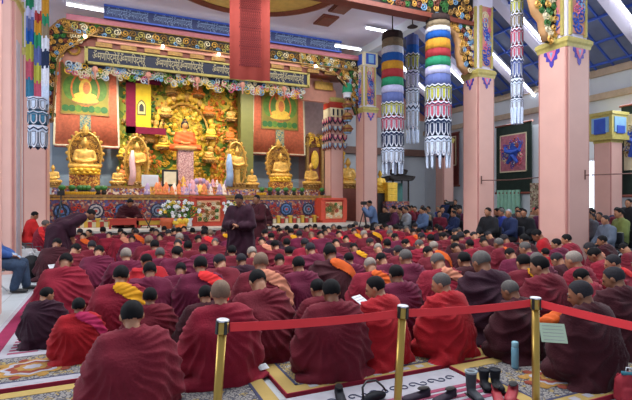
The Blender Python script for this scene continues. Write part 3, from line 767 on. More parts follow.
# ---------------------------------------------------------------- hung banners
def zig(mb, x, y): pass
TC = {'brown': '#3a2c2a', 'khaki': '#8a7a62', 'white': '#d6dbe8', 'blue': '#1f58a8', 'yellow': '#c8902e', 'red': '#a0343a', 'green': '#2a8a64', 'lilac': '#b9bbe0', 'slate': '#5c6aa2', 'dark': '#22304e', 'lime': '#aeb048', 'rose': '#b8566c', 'teal': '#3a7898', 'pale': '#c4d4ea'}
def tcm(k): return mat('banner_'+k, TC[k], .8, var=.1, scale=20)
def tongue_tier(parent, r, z0, z1, outer, n=11, name='lappet_tier', flat=False):
    """a ring of round-ended tongues with black and white outlines over a plain skirt, zigzag above"""
    m = MB(); H = z0-z1; m.use(tcm(outer)); m.lathe([(r*.97, z0), (r*.95, z1+H*.16)], n=24)
    dk, wh = tcm('dark'), tcm('white')
    for k in range(n):
        a = 2*PI*k/n; w = 2*PI*r/n
        for sc, mm, off in ((.92, dk, .006), (.8, wh, .012), (.5, dk, .018), (.4, tcm(outer), .024)):
            pts = []
            for (px, pz) in ((-.5, .12), (.5, .12), (.5, .75), (.28, .92), (0, 1.0), (-.28, .92), (-.5, .75)):
                xx = px*w*sc; zz = z0-H*(.55+(pz-.55)*(.35+.65*sc)); th = a+xx/r; pts.append(((r+off)*math.cos(th), (r+off)*math.sin(th), zz))
            m.use(mm); m.add(pts, [tuple(range(7))])
    for row, mm in ((0.0, wh), (.07, dk), (.14, tcm(outer))):
        q = 2*n; vs = []
        for k in range(q+1):
            a = 2*PI*k/q; up = .1*H*(k % 2); rr = r+.028
            vs += [(rr*math.cos(a), rr*math.sin(a), z0-row*H-up), (rr*math.cos(a), rr*math.sin(a), z0-row*H-up-.06*H)]
        m.use(mm); m.add(vs, [(2*k, 2*k+2, 2*k+3, 2*k+1) for k in range(q)])
    o = m.build(name, None, parent); return o
def skirt(parent, r, z0, z1, k, name='plain_tier', n=48):
    m = MB(); prof = [(r*.9, z0+.01), (r*.98, z0-.02), (r, (z0+z1)/2), (r*1.02, z1)]
    m.lathe(prof, n=n, wave=.025, wn=12); return m.build(name, tcm(k), parent, smooth=True)
def victory_banner(x, d, w, plain, patt, ytop, ybot, label):
    """plain: list of (colour, y0, y1) in photo rows; patt likewise"""
    c = D(x, HY, d); t = thing('hanging_banner', label, 'banner', (c.x, c.y, 0)); r = w/2*1.12
    Z = lambda y: CH+(HY-y)*d/F
    for k, y0, y1 in plain: skirt(t, r*(1-.04*(k in ('brown', 'khaki'))), Z(y0), Z(y1), k)
    for k, y0, y1 in patt: tongue_tier(t, r, Z(y0), Z(y1), k, 9 if w < .5 else 14)
    m = MB(); m.use(tcm('pale'))
    for k in range(9):
        a = 2*PI*k/9; zz = Z(patt[-1][2]); m.tube([(r*.9*math.cos(a), r*.9*math.sin(a), zz+.1), (r*.9*math.cos(a), r*.9*math.sin(a), Z(ybot))], [.045, .03], 5)
    m.build('streamers', None, t); MB().tube([(0, 0, Z(ytop)), (0, 0, max(ZC-.1, Z(ytop)+.2))], .02, 6).lathe([(r*.9, Z(ytop)), (.05, Z(ytop)+.08)], n=20).build('hanger', tcm('brown'), t)
    return t
victory_banner(438, 12.6, .6, [('brown', 17, 23), ('khaki', 23, 28), ('khaki', 27, 31), ('white', 29, 34), ('blue', 33, 41), ('yellow', 41, 51), ('red', 50, 59), ('green', 58, 68), ('lilac', 67, 76), ('slate', 75, 87)],
               [('lime', 86, 104), ('rose', 103, 121), ('dark', 120, 138), ('pale', 137, 158)], 17, 168, 'wide cylindrical banner of coloured tiers, left of the second pillar')
victory_banner(392.5, 14.4, .6, [('brown', 33, 40), ('khaki', 40, 46), ('khaki', 45, 50), ('white', 48, 55), ('blue', 54, 63), ('yellow', 62, 71), ('red', 70, 79), ('green', 78, 87), ('lilac', 86, 94), ('slate', 93, 104)],
               [('lime', 103, 118), ('rose', 117, 133), ('dark', 132, 149), ('pale', 148, 165)], 33, 174, 'cylindrical banner of coloured tiers beside the altar arch pillar')
victory_banner(412.5, 15.4, .36, [('slate', 36, 46), ('blue', 44, 55)], [('lime', 54, 72), ('lilac', 71, 90), ('pale', 89, 106), ('pale', 104, 133)], 27, 143, 'narrow blue and white banner between the two wide striped banners')
victory_banner(517, 11.2, .22, [('khaki', -20, 0)], [('lime', 0, 15), ('khaki', 14, 30), ('rose', 29, 47), ('rose', 46, 60), ('slate', 59, 80), ('pale', 79, 100), ('pale', 99, 112)], -20, 124, 'long thin faded banner between the two right pillars')
# patchwork banner at the left
c = D(38, HY, 12.0); t = thing('patchwork_banner', 'long tattered banner of green, blue, orange and white patches on the left pillar', 'banner', (c.x, c.y, 0), TH*-.2)
Zl = lambda y: CH+(HY-y)*12.0/F
m = MB(); rr = random.Random(8); rows = [0, 12, 27, 40, 60, 78, 92]
cols = [['green', 'white', 'yellow'], ['lilac', 'red', 'green'], ['slate', 'yellow', 'khaki'], ['blue', 'green', 'white'], ['lime', 'slate', 'dark'], ['rose', 'lime', 'white'], ['teal', 'rose', 'pale']]
ys = [-22, 8, 18, 30, 43, 60, 78, 96]
for i in range(7):
    for j in range(3):
        m.use(tcm(cols[i][j])); x0 = -.26+j*.175; z0, z1 = Zl(ys[i]+3*j), Zl(ys[i+1]+3*j+2); N = 5; vs = []
        for q in range(N+1):
            xx = x0+.19*q/N; yy = .05*math.cos(xx*9)-.02*j+.018*math.sin(q*2.2+i)-.02
            vs += [(xx, yy-.03, z0), (xx, yy-.03, z1-.03*(q % 2)), (xx, yy, z0), (xx, yy, z1)]
        m.add(vs, [(4*q, 4*q+4, 4*q+5, 4*q+1) for q in range(N)]+[(4*q+2, 4*q+3, 4*q+7, 4*q+6) for q in range(N)])
m.build('patches', None, t)
t2 = MB()
tongue = tongue_tier(t, .22, Zl(98), Zl(112), 'pale', 7); tongue_tier(t, .22, Zl(112), Zl(126), 'teal', 7); tongue_tier(t, .21, Zl(126), Zl(150), 'pale', 7)
m = MB(); m.tube([(0, 0, Zl(-22)), (0, 0, ZC)], .02, 6); m.build('hanger', tcm('brown'), t)
# coral banner with a block of script
c = D(250, HY, 10.8); t = thing('script_banner', 'long coral red banner with a block of small script hanging before the altar', 'banner', (c.x, c.y, 0), -TH*.35)
zb = CH+(HY-80)*10.8/F; w0, w1 = .475, .48; N = 16
m = MB(); vs = []
for j in range(N+1):
    xx = -w0+2*w0*j/N; yy = .02*math.sin(j*1.1)
    for z in (ZC+.3, zb+.01*math.sin(j)): vs += [(xx, yy, z), (xx, yy+.015, z)]
m.add(vs, [(4*j, 4*j+4, 4*j+6, 4*j+2) for j in range(N)]+[(4*j+1, 4*j+3, 4*j+7, 4*j+5) for j in range(N)]+[(4*j+2, 4*j+6, 4*j+7, 4*j+3) for j in range(N)])
m.build('cloth', mat('coral_cloth', '#c95c50', .8, var=.08, scale=3, bump=.15, bscale=90), t, smooth=True)
DARKT = mat('letter_maroon', '#6b2024', .7, var=0)
for k in range(10): text('ॐमणिपद्मेहूँ'*4, .075, DARKT, t, (-.22+k*.049, -.03, zb+1.2), (PI/2, PI/2, 0), .003, 'lettering', width=1.8)
MB().tube([(-.5, 0, ZC+.3), (.5, 0, ZC+.3)], .03, 8).build('rod', REDB, t)
# stack of round lanterns
c = D(347.5, HY, 19.0); t = thing('tiered_ornament', 'stack of three round gold and brown hanging ornaments beside the collared pillar', 'ornament', (c.x, c.y, 0))
Zk = lambda y: CH+(HY-y)*19.0/F
for k, y in enumerate((105, 117, 129)):
    m = MB(); m.use(GOLDD); m.ell((0, 0, Zk(y)), (.21, .21, .2), 14, 8); m.use(REDB); m.lathe([(.23, Zk(y)+.03), (.25, Zk(y)), (.23, Zk(y)-.03)], n=18); m.use(SKY).lathe([(.17, Zk(y)-.14), (.15, Zk(y)-.19)], n=14); m.build('globe', None, t)
m = MB(); m.use(tcm('green')).lathe([(.05, Zk(80)), (.2, Zk(86)), (.22, Zk(93))], n=14); m.use(tcm('white')).lathe([(.2, Zk(93)), (.17, Zk(98))], n=14); m.use(tcm('brown')).tube([(0, 0, Zk(60)), (0, 0, Zk(130))], .02, 5); m.build('canopy', None, t)
# ---------------------------------------------------------------- stage and altar
ZS = .7
st = thing('altar_platform', 'pale stone platform carrying the altar', 'platform', (0, 0, 0))
MB().bb(-2.6, 9.3, 14.9, YB-.02, 0, ZS-.06).build('base', mat('stage_face', '#9a9084', .6), st)
MB().bb(-2.65, 9.35, 14.82, YB-.02, ZS-.06, ZS).build('top_slab', mat('stage_top', '#b9b3aa', .5), st)
YC = 17.2; ZT = 1.8
ORN1 = mosaic('altar_front_pattern', ['#4a3450', '#8c3a3c', '#3c4468', '#a0684c', '#6b3446', '#a8917c', '#7a4038', '#54487a'], 15)
ORN2 = mosaic('altar_clutter_pattern', ['#7c2f3a', '#c89a5c', '#8d6a8c', '#d8c8b4', '#9a5436', '#5a6a8c'], 16)
PAPG = mosaic('gilt_carving', ['#8a3a22', '#d79a34', '#c07a28', '#e6bc56', '#a05a24', '#6a3a1c'], 22, .45)
cab = thing('altar_cabinet', 'long altar cabinet with red and violet painted front', 'cabinet', (0, YC, ZS))
cx0, cx1 = -1.9, pD.x-.36
MB().bb(cx0, cx1, 0, 1.0, .12, ZT-ZS-.06).build('body', ORN1, cab)
MB().bb(cx0-.03, cx1+.03, -.05, 1.0, ZT-ZS-.1, ZT-ZS).build('top_slab', GOLDD, cab)
m = MB(); m.use(REDP).bb(cx0, cx1, -.03, 1.0, 0, .12); m.use(GOLD).bb(cx0, cx1, -.04, 0, .93, .97).bb(cx0, cx1, -.04, 0, .12, .15).build('plinth', None, cab)
def med(x, y): p = PY(x, y, YC); return p.x
RINGM = [mat('medal_cream', '#a89f9c', .6), mat('medal_blue', '#4a6c9c', .6), mat('medal_slate', '#6e7c92', .6)]
for i, (x, k) in enumerate(((62, 1), (96, 0), (122, 1), (158, 2), (263, 0), (286, 1), (308, 2))):
    m = MB(); cxm = med(x, 208); cc = (cxm, 0, .54)
    for r, mm, o in ((.26, NAVY, .02), (.21, RINGM[k], .035), (.15, NAVY, .05), (.1, RINGM[k], .06), (.05, REDP, .07)):
        m.use(mm); v = [(cxm+r*math.cos(2*PI*q/20), -o, .54+r*math.sin(2*PI*q/20)) for q in range(20)]+[(cxm+r*math.cos(2*PI*q/20), 0, .54+r*math.sin(2*PI*q/20)) for q in range(20)]
        m.add(v, [tuple(range(20))]+[(q, (q+1) % 20, 20+(q+1) % 20, 20+q) for q in range(20)])
    for q in range(8):
        a = 2*PI*q/8; m.use(RINGM[k]).ell((cxm+.18*math.cos(a), -.05, .54+.18*math.sin(a)), (.035, .02, .045), 6, 4)
    m.build('medallion', None, cab)
for x in (78, 110, 140, 274, 297):
    m = MB(); xx = med(x, 208); m.use(REDP)
    for q in range(5): a = q*2*PI/5; m.spiral((xx+.13*math.cos(a), -.03, .54+.17*math.sin(a)), .09, 1, .025, 1.2, a)
    m.build('flame_scroll', None, cab)
sh = thing('altar_shelf', 'raised altar shelf behind the cabinet covered with statues', 'shelf', (0, 0, ZS))
MB().bb(-1.95, 9.28, 18.22, 20.12, 0, 1.35).build('body', ORN2, sh); MB().bb(-2, 9.28, 18.2, 20.12, 1.35, 1.42).build('top_slab', GOLDD, sh)
ZSH = ZS+1.42
o = MB().bb(9.36, 10.7, 18.4, 20.7, 0, ZSH).build('side_altar', REDB); tag(o, 'reddish brown side altar block behind the arch pillar', 'altar')
# painted wall panels behind the altar
def panel(name, label, x0, x1, z0, z1, m, cat='panel', Y=YB-.12, th=.12):
    o = MB().bb(x0, x1, -th/2, th/2, z0, z1).build(name, m); o.location = (0, Y, 0); return tag(o, label, cat)
panel('wall_panel', 'grey blue wall panel behind the left shrine and its hanging scroll', -2.2, .25, ZS, 8, GREYB)
panel('wall_panel', 'grey blue wall panel behind the right shrine and its hanging scroll', 5.8, 8.3, ZS, 8, GREYB)
panel('wall_panel', 'pinkish wall panel right of the right hanging scroll', 8.3, 10.7, ZS, 8, mat('mauve_wall', '#a98f8c', .7))
o = MB().bb(-.28, .28, -.28, .28, 0, 7.3).build('green_pillar', mat('moss_paint', '#76763a', .6, var=.08)); pq = PY(246, 120, 19.6); o.location = (pq.x, 19.7, ZS); tag(o, 'moss green square pillar between the golden backdrop and the right scroll', 'pillar')
# golden backdrop
back = thing('altar_backdrop', 'tall yellow and green altar backdrop crowded with gilded foliage', 'backdrop', (0, 20.3, ZSH))
X0, X1 = PY(119, 120, 20.2).x, PY(241, 120, 20.2).x; H = 7.0-ZSH
BK = mosaic('backdrop_paint', ['#9aa822', '#c7b022', '#74962a', '#d9bd34', '#55802a', '#c0a828', '#a7a630'], 2.6)
MB().bb(X0, X1, 0, .3, 0, H).build('board', BK, back)
m = MB(); rr = random.Random(12)
bx = PY(185, 150, 20).x
for i in range(1500):
    x = rr.uniform(X0+.1, X1-.1); z = rr.uniform(.0, H-.2); px = (x-X0)/(X1-X0)
    g = abs(x-bx)
    if g < .85*(1.05-(z/H)**2*.55): c = rr.choice([GOLDY, GOLDY, GOLDY, GOLD])
    elif px > .62 and (abs((x-bx)-1.45) < .3 or abs((x-bx)-2.3) < .28): c = rr.choice([ORNG, ORNG, GOLD, GOLDY])
    elif px < .35 and rr.random() < .35: c = rr.choice([GOLDD, ORNG, GOLD])
    else: c = rr.choice([GREEN, GREEN, GOLDY, GREEND]) if rr.random() < .4 else None
    if c is None: continue
    s = rr.uniform(.045, .1)
    m.use(c)
    if rr.random() < .5: m.ell((x, -.03-rr.uniform(0, .12), z), (s, s*.5, s*rr.uniform(.7, 1.2)), 6, 4)
    else: m.spiral((x, -.08, z), s*1.1, rr.choice((-1, 1)), .025, 1.1, rr.uniform(0, 6))
m.build('gilded_foliage', None, back)
m = MB()
for q in range(26):
    a = -PI*.12+q*(PI*1.24)/25; R = 1.2; m.use(GOLDY if q % 3 else GOLD); m.ell((bx+R*math.cos(a), -.2, 2.3+R*1.35*math.sin(a)), (.13, .08, .16), 8, 5)
m.use(GOLD).tube([(bx+1.0*math.cos(a), -.2, 2.3+1.3*math.sin(a)) for a in [(-.3+k*3.74/24) for k in range(25)]], .05, 6)
m.build('aureole', None, back)

# ---- statues
def buddha_mesh(mt, vox=.03, standing=False):
    o = Org(); Z = .55 if standing else 0
    if not standing:
        o.hull([((0, 0, .1), (.3, .2, .1)), ((.4, .12, .08), .09), ((-.4, .12, .08), .09)]); o.hull([((.3, .2, .08), .07), ((-.3, .2, .08), .07)])
    else:
        o.hull([((0, 0, .05), (.16, .12, .06)), ((0, 0, .6), (.15, .11, .1))])
    o.hull([((0, 0, .15+Z), (.18, .14, .1)), ((0, 0, .45+Z), (.21, .13, .12)), ((.2, 0, .58+Z), .07), ((-.2, 0, .58+Z), .07)])
    for s in (-1, 1):
        o.hull([((s*.23, 0, .57+Z), .075), ((s*.31, .05, .3+Z), .06)]); o.hull([((s*.31, .05, .3+Z), .058), ((s*.07, .2, .24+Z), .045)])
    o.hull([((0, .2, .23+Z), (.09, .05, .035)), ((0, .16, .22+Z), .05)])
    o.hull([((0, 0, .62+Z), .065), ((0, .01, .75+Z), .06)]); o.hull([((0, .01, .84+Z), (.105, .115, .135)), ((0, .04, .78+Z), .06)]); o.hull([((0, 0, 1.0+Z), .05), ((0, 0, .92+Z), .08)])
    for s in (-1, 1): o.hull([((s*.11, 0, .84+Z), (.02, .02, .05)), ((s*.1, 0, .78+Z), .018)], 1)
    return o.skin('figure', vox, 2, mt)
BUD = buddha_mesh(GOLD); BUDS = buddha_mesh(GOLD, .03, True)
def lotus(m, r, z0, z1):
    m.lathe([(r*.75, z0), (r*.95, z0+.03), (r*.7, (z0+z1)/2), (r*.95, z1-.02), (r*.9, z1)], n=20)
    for k in range(14):
        a = 2*PI*k/14; m.ell((r*.88*math.cos(a), r*.88*math.sin(a), z0+(z1-z0)*.72), (r*.16, r*.16, (z1-z0)*.32), 6, 5)
        m.ell((r*.88*math.cos(a+.2), r*.88*math.sin(a+.2), z0+(z1-z0)*.25), (r*.16, r*.16, (z1-z0)*.26), 6, 5)
def halo(m, w, h, cz, y=.18, th=.045, rays=24, ornate=True, m1=GOLD, m2=GOLDD):
    m.use(m1); pts = [(w*math.cos(a), y, cz+h*math.sin(a)) for a in [2*PI*k/rays for k in range(rays)]]
    m.tube(pts+[pts[0]], th, 6)
    for k in range(rays):
        a = 2*PI*k/rays; m.use(m2 if k % 2 else m1); m.ell((w*1.1*math.cos(a), y, cz+h*1.1*math.sin(a)), (th*1.35, th, th*1.6), 6, 4)
    if ornate:
        rr = random.Random(int(w*100)); m.use(m2); 
        fill_scrolls(m, lambda x, z: (x/(w*.95))**2+((z-cz)/(h*.95))**2 < 1, -w, w, cz-h, cz+h, y, w*.16, 3, [m1, m2, m1], th=w*.03)
def statue(x, y, Y, s, label, kind='sit', group=None, col=None, hl=None, base=None, face=-1):
    p = PY(x, y, Y); z = p.z if base is None else base
    t = thing('golden_statue', label, 'statue', (p.x, Y, z), 0, group)
    m = MB().use(GOLDD); lotus(m, .38*s, 0, .2*s); m.build('lotus_base', None, t, smooth=True)
    b = put('figure', BUD if kind == 'sit' else BUDS, t, (0, 0, .17*s)); b.scale = (s, s, s); b.rotation_euler = (0, 0, PI)
    if col: setmat(b, col)
    if hl: m = MB(); halo(m, hl[0], hl[1], hl[2], .16*s); m.build('halo', None, t)
    return t
# great Buddha in the middle with orange robe
p = PY(185, 170, 19.3)
bt = thing('great_buddha', 'central golden Buddha statue with dark blue hair and orange robe', 'statue', (p.x, 19.3, ZSH), 0)
m = MB(); m.use(mosaic('pink_brocade', ['#a97a78', '#b88c86', '#8c6264', '#c7a19a'], 30)).bb(-.3, .3, -.28, .28, .0, 1.55); m.use(GOLDD).bb(-.34, .34, -.32, .32, 1.5, 1.58); m.build('pedestal', None, bt)
zb0 = 1.62; s = 1.5
b = put('figure', buddha_mesh(mat('buddha_gold', '#c98f4c', .5, .1), .025), bt, (0, 0, zb0-.12)); b.scale = (s*.82,)*3; b.rotation_euler = (0, 0, PI)
o = Org(); o.hull([((0, 0, .12), (.34, .24, .12)), ((.43, -.12, .1), .11), ((-.43, -.12, .1), .11)])
o.hull([((0, 0, .16), (.24, .18, .12)), ((0, 0, .45), (.23, .15, .12)), ((.21, 0, .57), .09), ((-.21, 0, .57), .09)])
for q in (-1, 1): o.hull([((q*.23, 0, .56), .095), ((q*.31, -.05, .32), .085), ((q*.2, -.15, .25), .08)])
rb = put('robe', o.skin('robe', .03, 3, mat('buddha_robe', '#cf5a14', .6), lambda p, n: .012*math.sin(p.z*40+p.x*12)), bt, (0, 0, zb0-.12)); rb.scale = (s*.82,)*3
m = MB(); m.use(mat('buddha_hair', '#2a2226', .6)); q = s*.82; zc = zb0-.12+.9*q
m.ell((0, .03, zc), (.125*q, .12*q, .12*q), 12, 8); m.ell((0, .01, zc+.13*q), (.06*q, .06*q, .06*q), 8, 6)
for sg in (-1, 1): m.ell((sg*.1*q, .02, zc-.08*q), (.035*q, .06*q, .07*q), 6, 5)
m.build('hair', None, bt, smooth=True)
# statues each with its own place
Y1, Y2 = 18.9, 19.5
def shrine(x, yb_, w, h, label, s):
    p = PY(x, 175, Y1); t = thing('statue_shrine', label, 'shrine', (p.x, Y1, ZSH))
    zb_ = PY(x, yb_, Y1).z-ZSH
    MB().use(PAPG).bb(-w*.8, w*.8, -.3, .3, 0, max(.12, zb_)).build('pedestal', None, t)
    m = MB(); lotus(m.use(GOLDY), .45*s, zb_, zb_+.2*s); m.build('lotus_base', None, t, smooth=True)
    b = put('figure', BUD, t, (0, 0, zb_+.18*s)); b.scale = (s,)*3; b.rotation_euler = (0, 0, PI)
    m = MB(); halo(m, w*.9, h*.92, zb_+h*.95, .3, .045); m.use(mosaic('halo_gilt', ['#6c3a1c', '#a8742c', '#8a5422', '#c89a44', '#3c2414'], 12, .4)); N = 24
    for e in (0, 1):
        pass
    v = [(w*.95*math.cos(2*PI*k/N), .34, zb_+h*.95+h*.97*math.sin(2*PI*k/N)) for k in range(N)]+[(w*.95*math.cos(2*PI*k/N), .44, zb_+h*.95+h*.97*math.sin(2*PI*k/N)) for k in range(N)]
    m.add(v, [tuple(range(N)), tuple(range(2*N-1, N-1, -1))]+[(k, (k+1) % N, N+(k+1) % N, N+k) for k in range(N)])
    m.build('halo', None, t); m = MB().use(GOLD); m.ell((0, .3, zb_+h*1.95), (.12, .1, .2), 8, 6).ell((0, .3, zb_+h*2.05), (.05, .05, .16), 6, 5); m.build('finial', None, t)
    return t
shrine(85, 175, .62, .87, 'large gilded Buddha shrine under the left hanging scroll', 1.15)
shrine(280.5, 182, .58, .86, 'large gilded shrine with dark figure under the right hanging scroll', 1.05)
statue(137, 190, 18.6, .95, 'tall standing golden statue left of the centre with pink offering scarf', 'stand', hl=(.42, .95, .95), base=ZSH)
statue(237, 190, 18.6, .95, 'tall standing golden statue right of the centre with blue white scarf', 'stand', hl=(.42, .95, .95), base=ZSH)
for (x, w, cc, lb) in ((132.5, .1, mat('khata_pink', '#d9b0b0', .7), 'pink offering scarf hung on the standing statue left of centre'), (229.5, .13, mat('khata_blue', '#8ea6c8', .7), 'blue white offering scarf hung by the standing statue right of centre')):
    p = PY(x, 168, 18.4); m = MB().use(cc); m.tube([(p.x, 18.4, ZSH+1.35), (p.x-.02, 18.38, ZSH+1.0), (p.x+.02, 18.36, ZSH+.5), (p.x-.04, 18.38, ZSH+.05)], [w*.5, w, w*1.1, w*1.3], 8); o = m.build('offering_scarf', smooth=True); tag(o, lb, 'scarf')
SM = [(53, 188, 18.6, .62, 'small golden statue at the far left end of the altar shelf'), (118, 188, 18.6, .62, 'small golden statue between the left shrine and the pink scarf'),
      (252, 188, 18.6, .65, 'small golden statue between the green pillar and the right shrine'), (311, 192, 18.6, .95, 'golden statue in front of the gilded lattice, left of the collared pillar'),
      (348, 190, 19.5, 1.25, 'golden statue glimpsed between the collared pillar and the arch pillar')]
for x, y, Y, s, lb in SM: statue(x, y, Y, s, lb, base=ZSH)
FG = [(209, 117), (231, 122), (211, 140), (230, 143), (209, 163), (231, 160), (146, 165), (150, 143), (124, 160), (122, 182), (166, 118), (163, 150), (198, 98), (172, 96)]
for i, (x, y) in enumerate(FG):
    cc = (ORNG, GOLD, GOLDY)[i % 3]
    statue(x, y, 20.02, .6, ('small orange and gold attendant figure among the gilded foliage of the backdrop'), group='attendant figures on the golden backdrop', col=cc)
# gilded niche right of the right scroll
p = PY(315, 160, 19.9); t = thing('gilded_niche', 'gilded openwork niche beside the collared pillar', 'niche', (p.x, 19.9, ZSH))
m = MB(); m.use(REDB).bb(-.42, .42, .1, .2, 0, 2.5); m.use(GOLDD).bb(-.45, -.33, -.05, .12, 0, 2.4).bb(.33, .45, -.05, .12, 0, 2.4); m.build('frame', None, t)
m = MB(); fill_scrolls(m, lambda a, b: True, -.42, .42, 2.0, 2.6, -.02, .12, 4, [GOLD, GOLDD, GOLDY]); m.build('crest', None, t); m = MB().use(GOLDY).ell((0, .0, 1.4), (.2, .1, .45), 10, 7); m.build('inner_figure', None, t)
p = PY(348, 160, 20.3); t = thing('gilded_lattice', 'gilded lattice wall seen between the two altar pillars', 'lattice', (10.1, 20.35, ZSH))
m = MB(); m.use(GOLDD).bb(-.5, .5, .05, .1, 0, 3.0); fill_scrolls(m, lambda a, b: True, -.48, .48, .1, 3.0, 0, .12, 14, [GOLDY, GOLD]); m.build('openwork', None, t)
# hanging scroll paintings
def scroll(x0, x1, y0, y1, px0, px1, py0, py1, Y, label, inner_seed):
    a = PY(x0, y0, Y); b = PY(x1, y1, Y); zt = PY((x0+x1)/2, y0, Y).z; zb = PY((x0+x1)/2, y1, Y).z
    cx = (a.x+b.x)/2; t = thing('scroll_painting', label, 'painting', (cx, Y, 0)); w = (b.x-a.x)/2
    N = 14; vs = []
    for j in range(N+1):
        xx = -w*.93+2*w*.93*j/N
        for z, k in ((zt, 1), (zb, 1/.93)): vs += [(xx*k, .015*math.sin(j*1.3), z), (xx*k, .03+.015*math.sin(j*1.3), z)]
    m = MB(); m.add(vs, [(4*j, 4*j+4, 4*j+6, 4*j+2) for j in range(N)]+[(4*j+3, 4*j+7, 4*j+5, 4*j+1) for j in range(N)]+[(4*j+2, 4*j+6, 4*j+7, 4*j+3) for j in range(N)])
    m.build('brocade', CORAL, t, smooth=True)
    m = MB().use(CREAM); m.tube([(-w*1.0, 0, zb), (w*1.0, 0, zb)], .035, 8); m.use(REDB).tube([(-w*1.02, 0, zb-.05), (w*1.02, 0, zb-.05)], .04, 8)
    for e in (-1, 1): m.use(CREAM).add([(e*w*.93, -.01, zt), (e*w*.99, -.01, zt), (e*w*1.06, -.01, zb), (e*w, -.01, zb)], [(0, 1, 2, 3)])
    m.build('border', None, t)
    A = PY(px0, (py0+py1)/2, Y).x-cx; B = PY(px1, (py0+py1)/2, Y).x-cx; pzt = PY((px0+px1)/2, py0, Y).z; pzb = PY((px0+px1)/2, py1, Y).z; pc = (A+B)/2; pw = (B-A)/2; ph = (pzt-pzb)
    m = MB(); m.use(mat('painting_ground', '#8e8428', .6, var=.35, scale=1.6)).bb(A, B, -.04, 0, pzb, pzt); m.use(GOLDD)
    for e in ((A-.05, A, pzb-.05, pzt+.05), (B, B+.05, pzb-.05, pzt+.05), (A, B, pzb-.05, pzb), (A, B, pzt, pzt+.05)): m.bb(e[0], e[1], -.05, 0, e[2], e[3])
    cz = pzb+ph*.52
    def disc(x, z, rx, rz, o, mm):
        m.use(mm); v = [(x+rx*math.cos(2*PI*q/24), -o, z+rz*math.sin(2*PI*q/24)) for q in range(24)]; m.add(v, [tuple(range(24))])
    for e in (-1, 1): disc(pc+e*pw*.62, cz, pw*.33, ph*.24, .045, GREEN)
    for q in range(7): disc(pc-pw*.85+q*pw*.28, pzb+ph*.1, pw*.16, ph*.07, .047+.001*q, (GREEND, GREEND, GREEN)[q % 3])
    disc(pc, cz-.02, pw*.64, ph*.36, .055, ORNG); disc(pc, cz-.02, pw*.56, ph*.32, .06, GREEN); disc(pc, cz+ph*.24, pw*.3, ph*.13, .064, ORNG)
    disc(pc, cz-ph*.27, pw*.6, ph*.08, .068, GOLDD); disc(pc, cz-ph*.24, pw*.58, ph*.06, .071, GOLDY); disc(pc, cz-ph*.16, pw*.5, ph*.08, .074, GOLDY); disc(pc, cz, pw*.27, ph*.2, .078, GOLDY); disc(pc+pw*.05, cz+.02, pw*.16, ph*.13, .081, ORNG)
    disc(pc, cz+ph*.245, pw*.13, ph*.075, .084, GOLDY); disc(pc, cz+ph*.31, pw*.09, ph*.04, .087, BLACKP)
    m.build('painting', None, t)
    m = MB(); m.use(mosaic('brocade_strip', ['#5f8a80', '#a8a070', '#3f5f6a', '#b89a5a'], 30)).bb(pc-pw*.24, pc+pw*.24, -.035, 0, max(zb+.1, pzb-ph*.42), pzb-.05); m.build('brocade_patch', None, t)
    return t
scroll(55, 118, 62, 146, 62, 108, 66, 114, 19.9, 'left hanging scroll with a seated golden Buddha painting on coral brocade', 1)
scroll(253, 304, 80, 154, 262, 297, 87, 129, 19.9, 'right hanging scroll with a seated golden Buddha painting on coral brocade', 2)
# maroon and yellow square canopy hanging
YQ = 19.7; t = thing('framed_hanging', 'yellow hanging in a wide maroon border with a small dark seal', 'hanging', (0, YQ, 0)); MAR = mat('maroon_cloth', '#6d1230', .8)
a0, a1 = PY(126, 100, YQ).x, PY(166, 100, YQ).x; zt, zb = PY(146, 73, YQ).z, PY(146, 134, YQ).z
m = MB(); m.bb(a0, a0+.36, -.03, .03, zb, zt).bb(a0, a1, -.03, .03, zb, zb+.27).bb(a0, a1-.2, -.03, .03, zt-.45, zt); m.build('border', MAR, t)
MB().bb(a0+.34, PY(151, 100, YQ).x, -.02, .02, zb+.25, zt-.4).build('cloth', mat('yellow_cloth', '#c9a928', .8, var=.1), t)
p = PY(141.5, 108, YQ); m = MB(); m.use(mat('seal_frame', '#5f5a30', .7)); 
for sc, mm, o in ((1, mat('seal_frame', '#5f5a30'), .025), (.8, mat('seal_light', '#c8b878', .7), .03), (.5, BLACKP, .036)):
    m.use(mm); pts = [(-.17, -.3), (.17, -.3), (.17, .12), (.1, .26), (0, .34), (-.1, .26), (-.17, .12)]; m.add([(p.x+a*sc, -o, p.z+b*sc) for a, b in pts], [tuple(range(7))])
m.build('seal', None, t)
# offerings on the altar: tormas, bowls, frames
TOR = [mat('torma_cream', '#d8c6b8', .6), mat('torma_pink', '#c78f98', .6), mat('torma_orange', '#c9703c', .6), mat('torma_lilac', '#9c88ac', .6), mat('torma_gold', '#cf9a3c', .5)]
def torma(x, Y, z, s, k, label, group):
    p = PY(x, HY, Y); m = MB().use(TOR[k]); m.lathe([(.14*s, 0), (.16*s, .05*s), (.12*s, .1*s), (.1*s, .3*s), (.03*s, .48*s), (.0, .5*s)], n=12, wave=.08, wn=4)
    m.use(TOR[(k+2) % 5]); 
    for q in range(5): a = 2*PI*q/5; m.ell((.11*s*math.cos(a), .11*s*math.sin(a), .18*s), (.035*s, .035*s, .05*s), 6, 4)
    o = m.build('ritual_cake', smooth=True); o.location = (p.x, Y, z); return tag(o, label, 'ritual cake', group)
rr = random.Random(4)
for i in range(26):
    x = 148+i*3.0+rr.uniform(-1, 1); torma(x, rr.choice((17.5, 17.8, 18.0)), ZT, rr.uniform(.55, 1.0), rr.randrange(5), 'small moulded offering cake on the altar top below the great Buddha', 'offering cakes on the altar top')
for i in range(18):
    x = 154+i*4.2; torma(x, 18.4, ZSH, rr.uniform(.5, .85), rr.randrange(5), 'offering cake on the raised shelf below the great Buddha', 'offering cakes on the raised shelf')
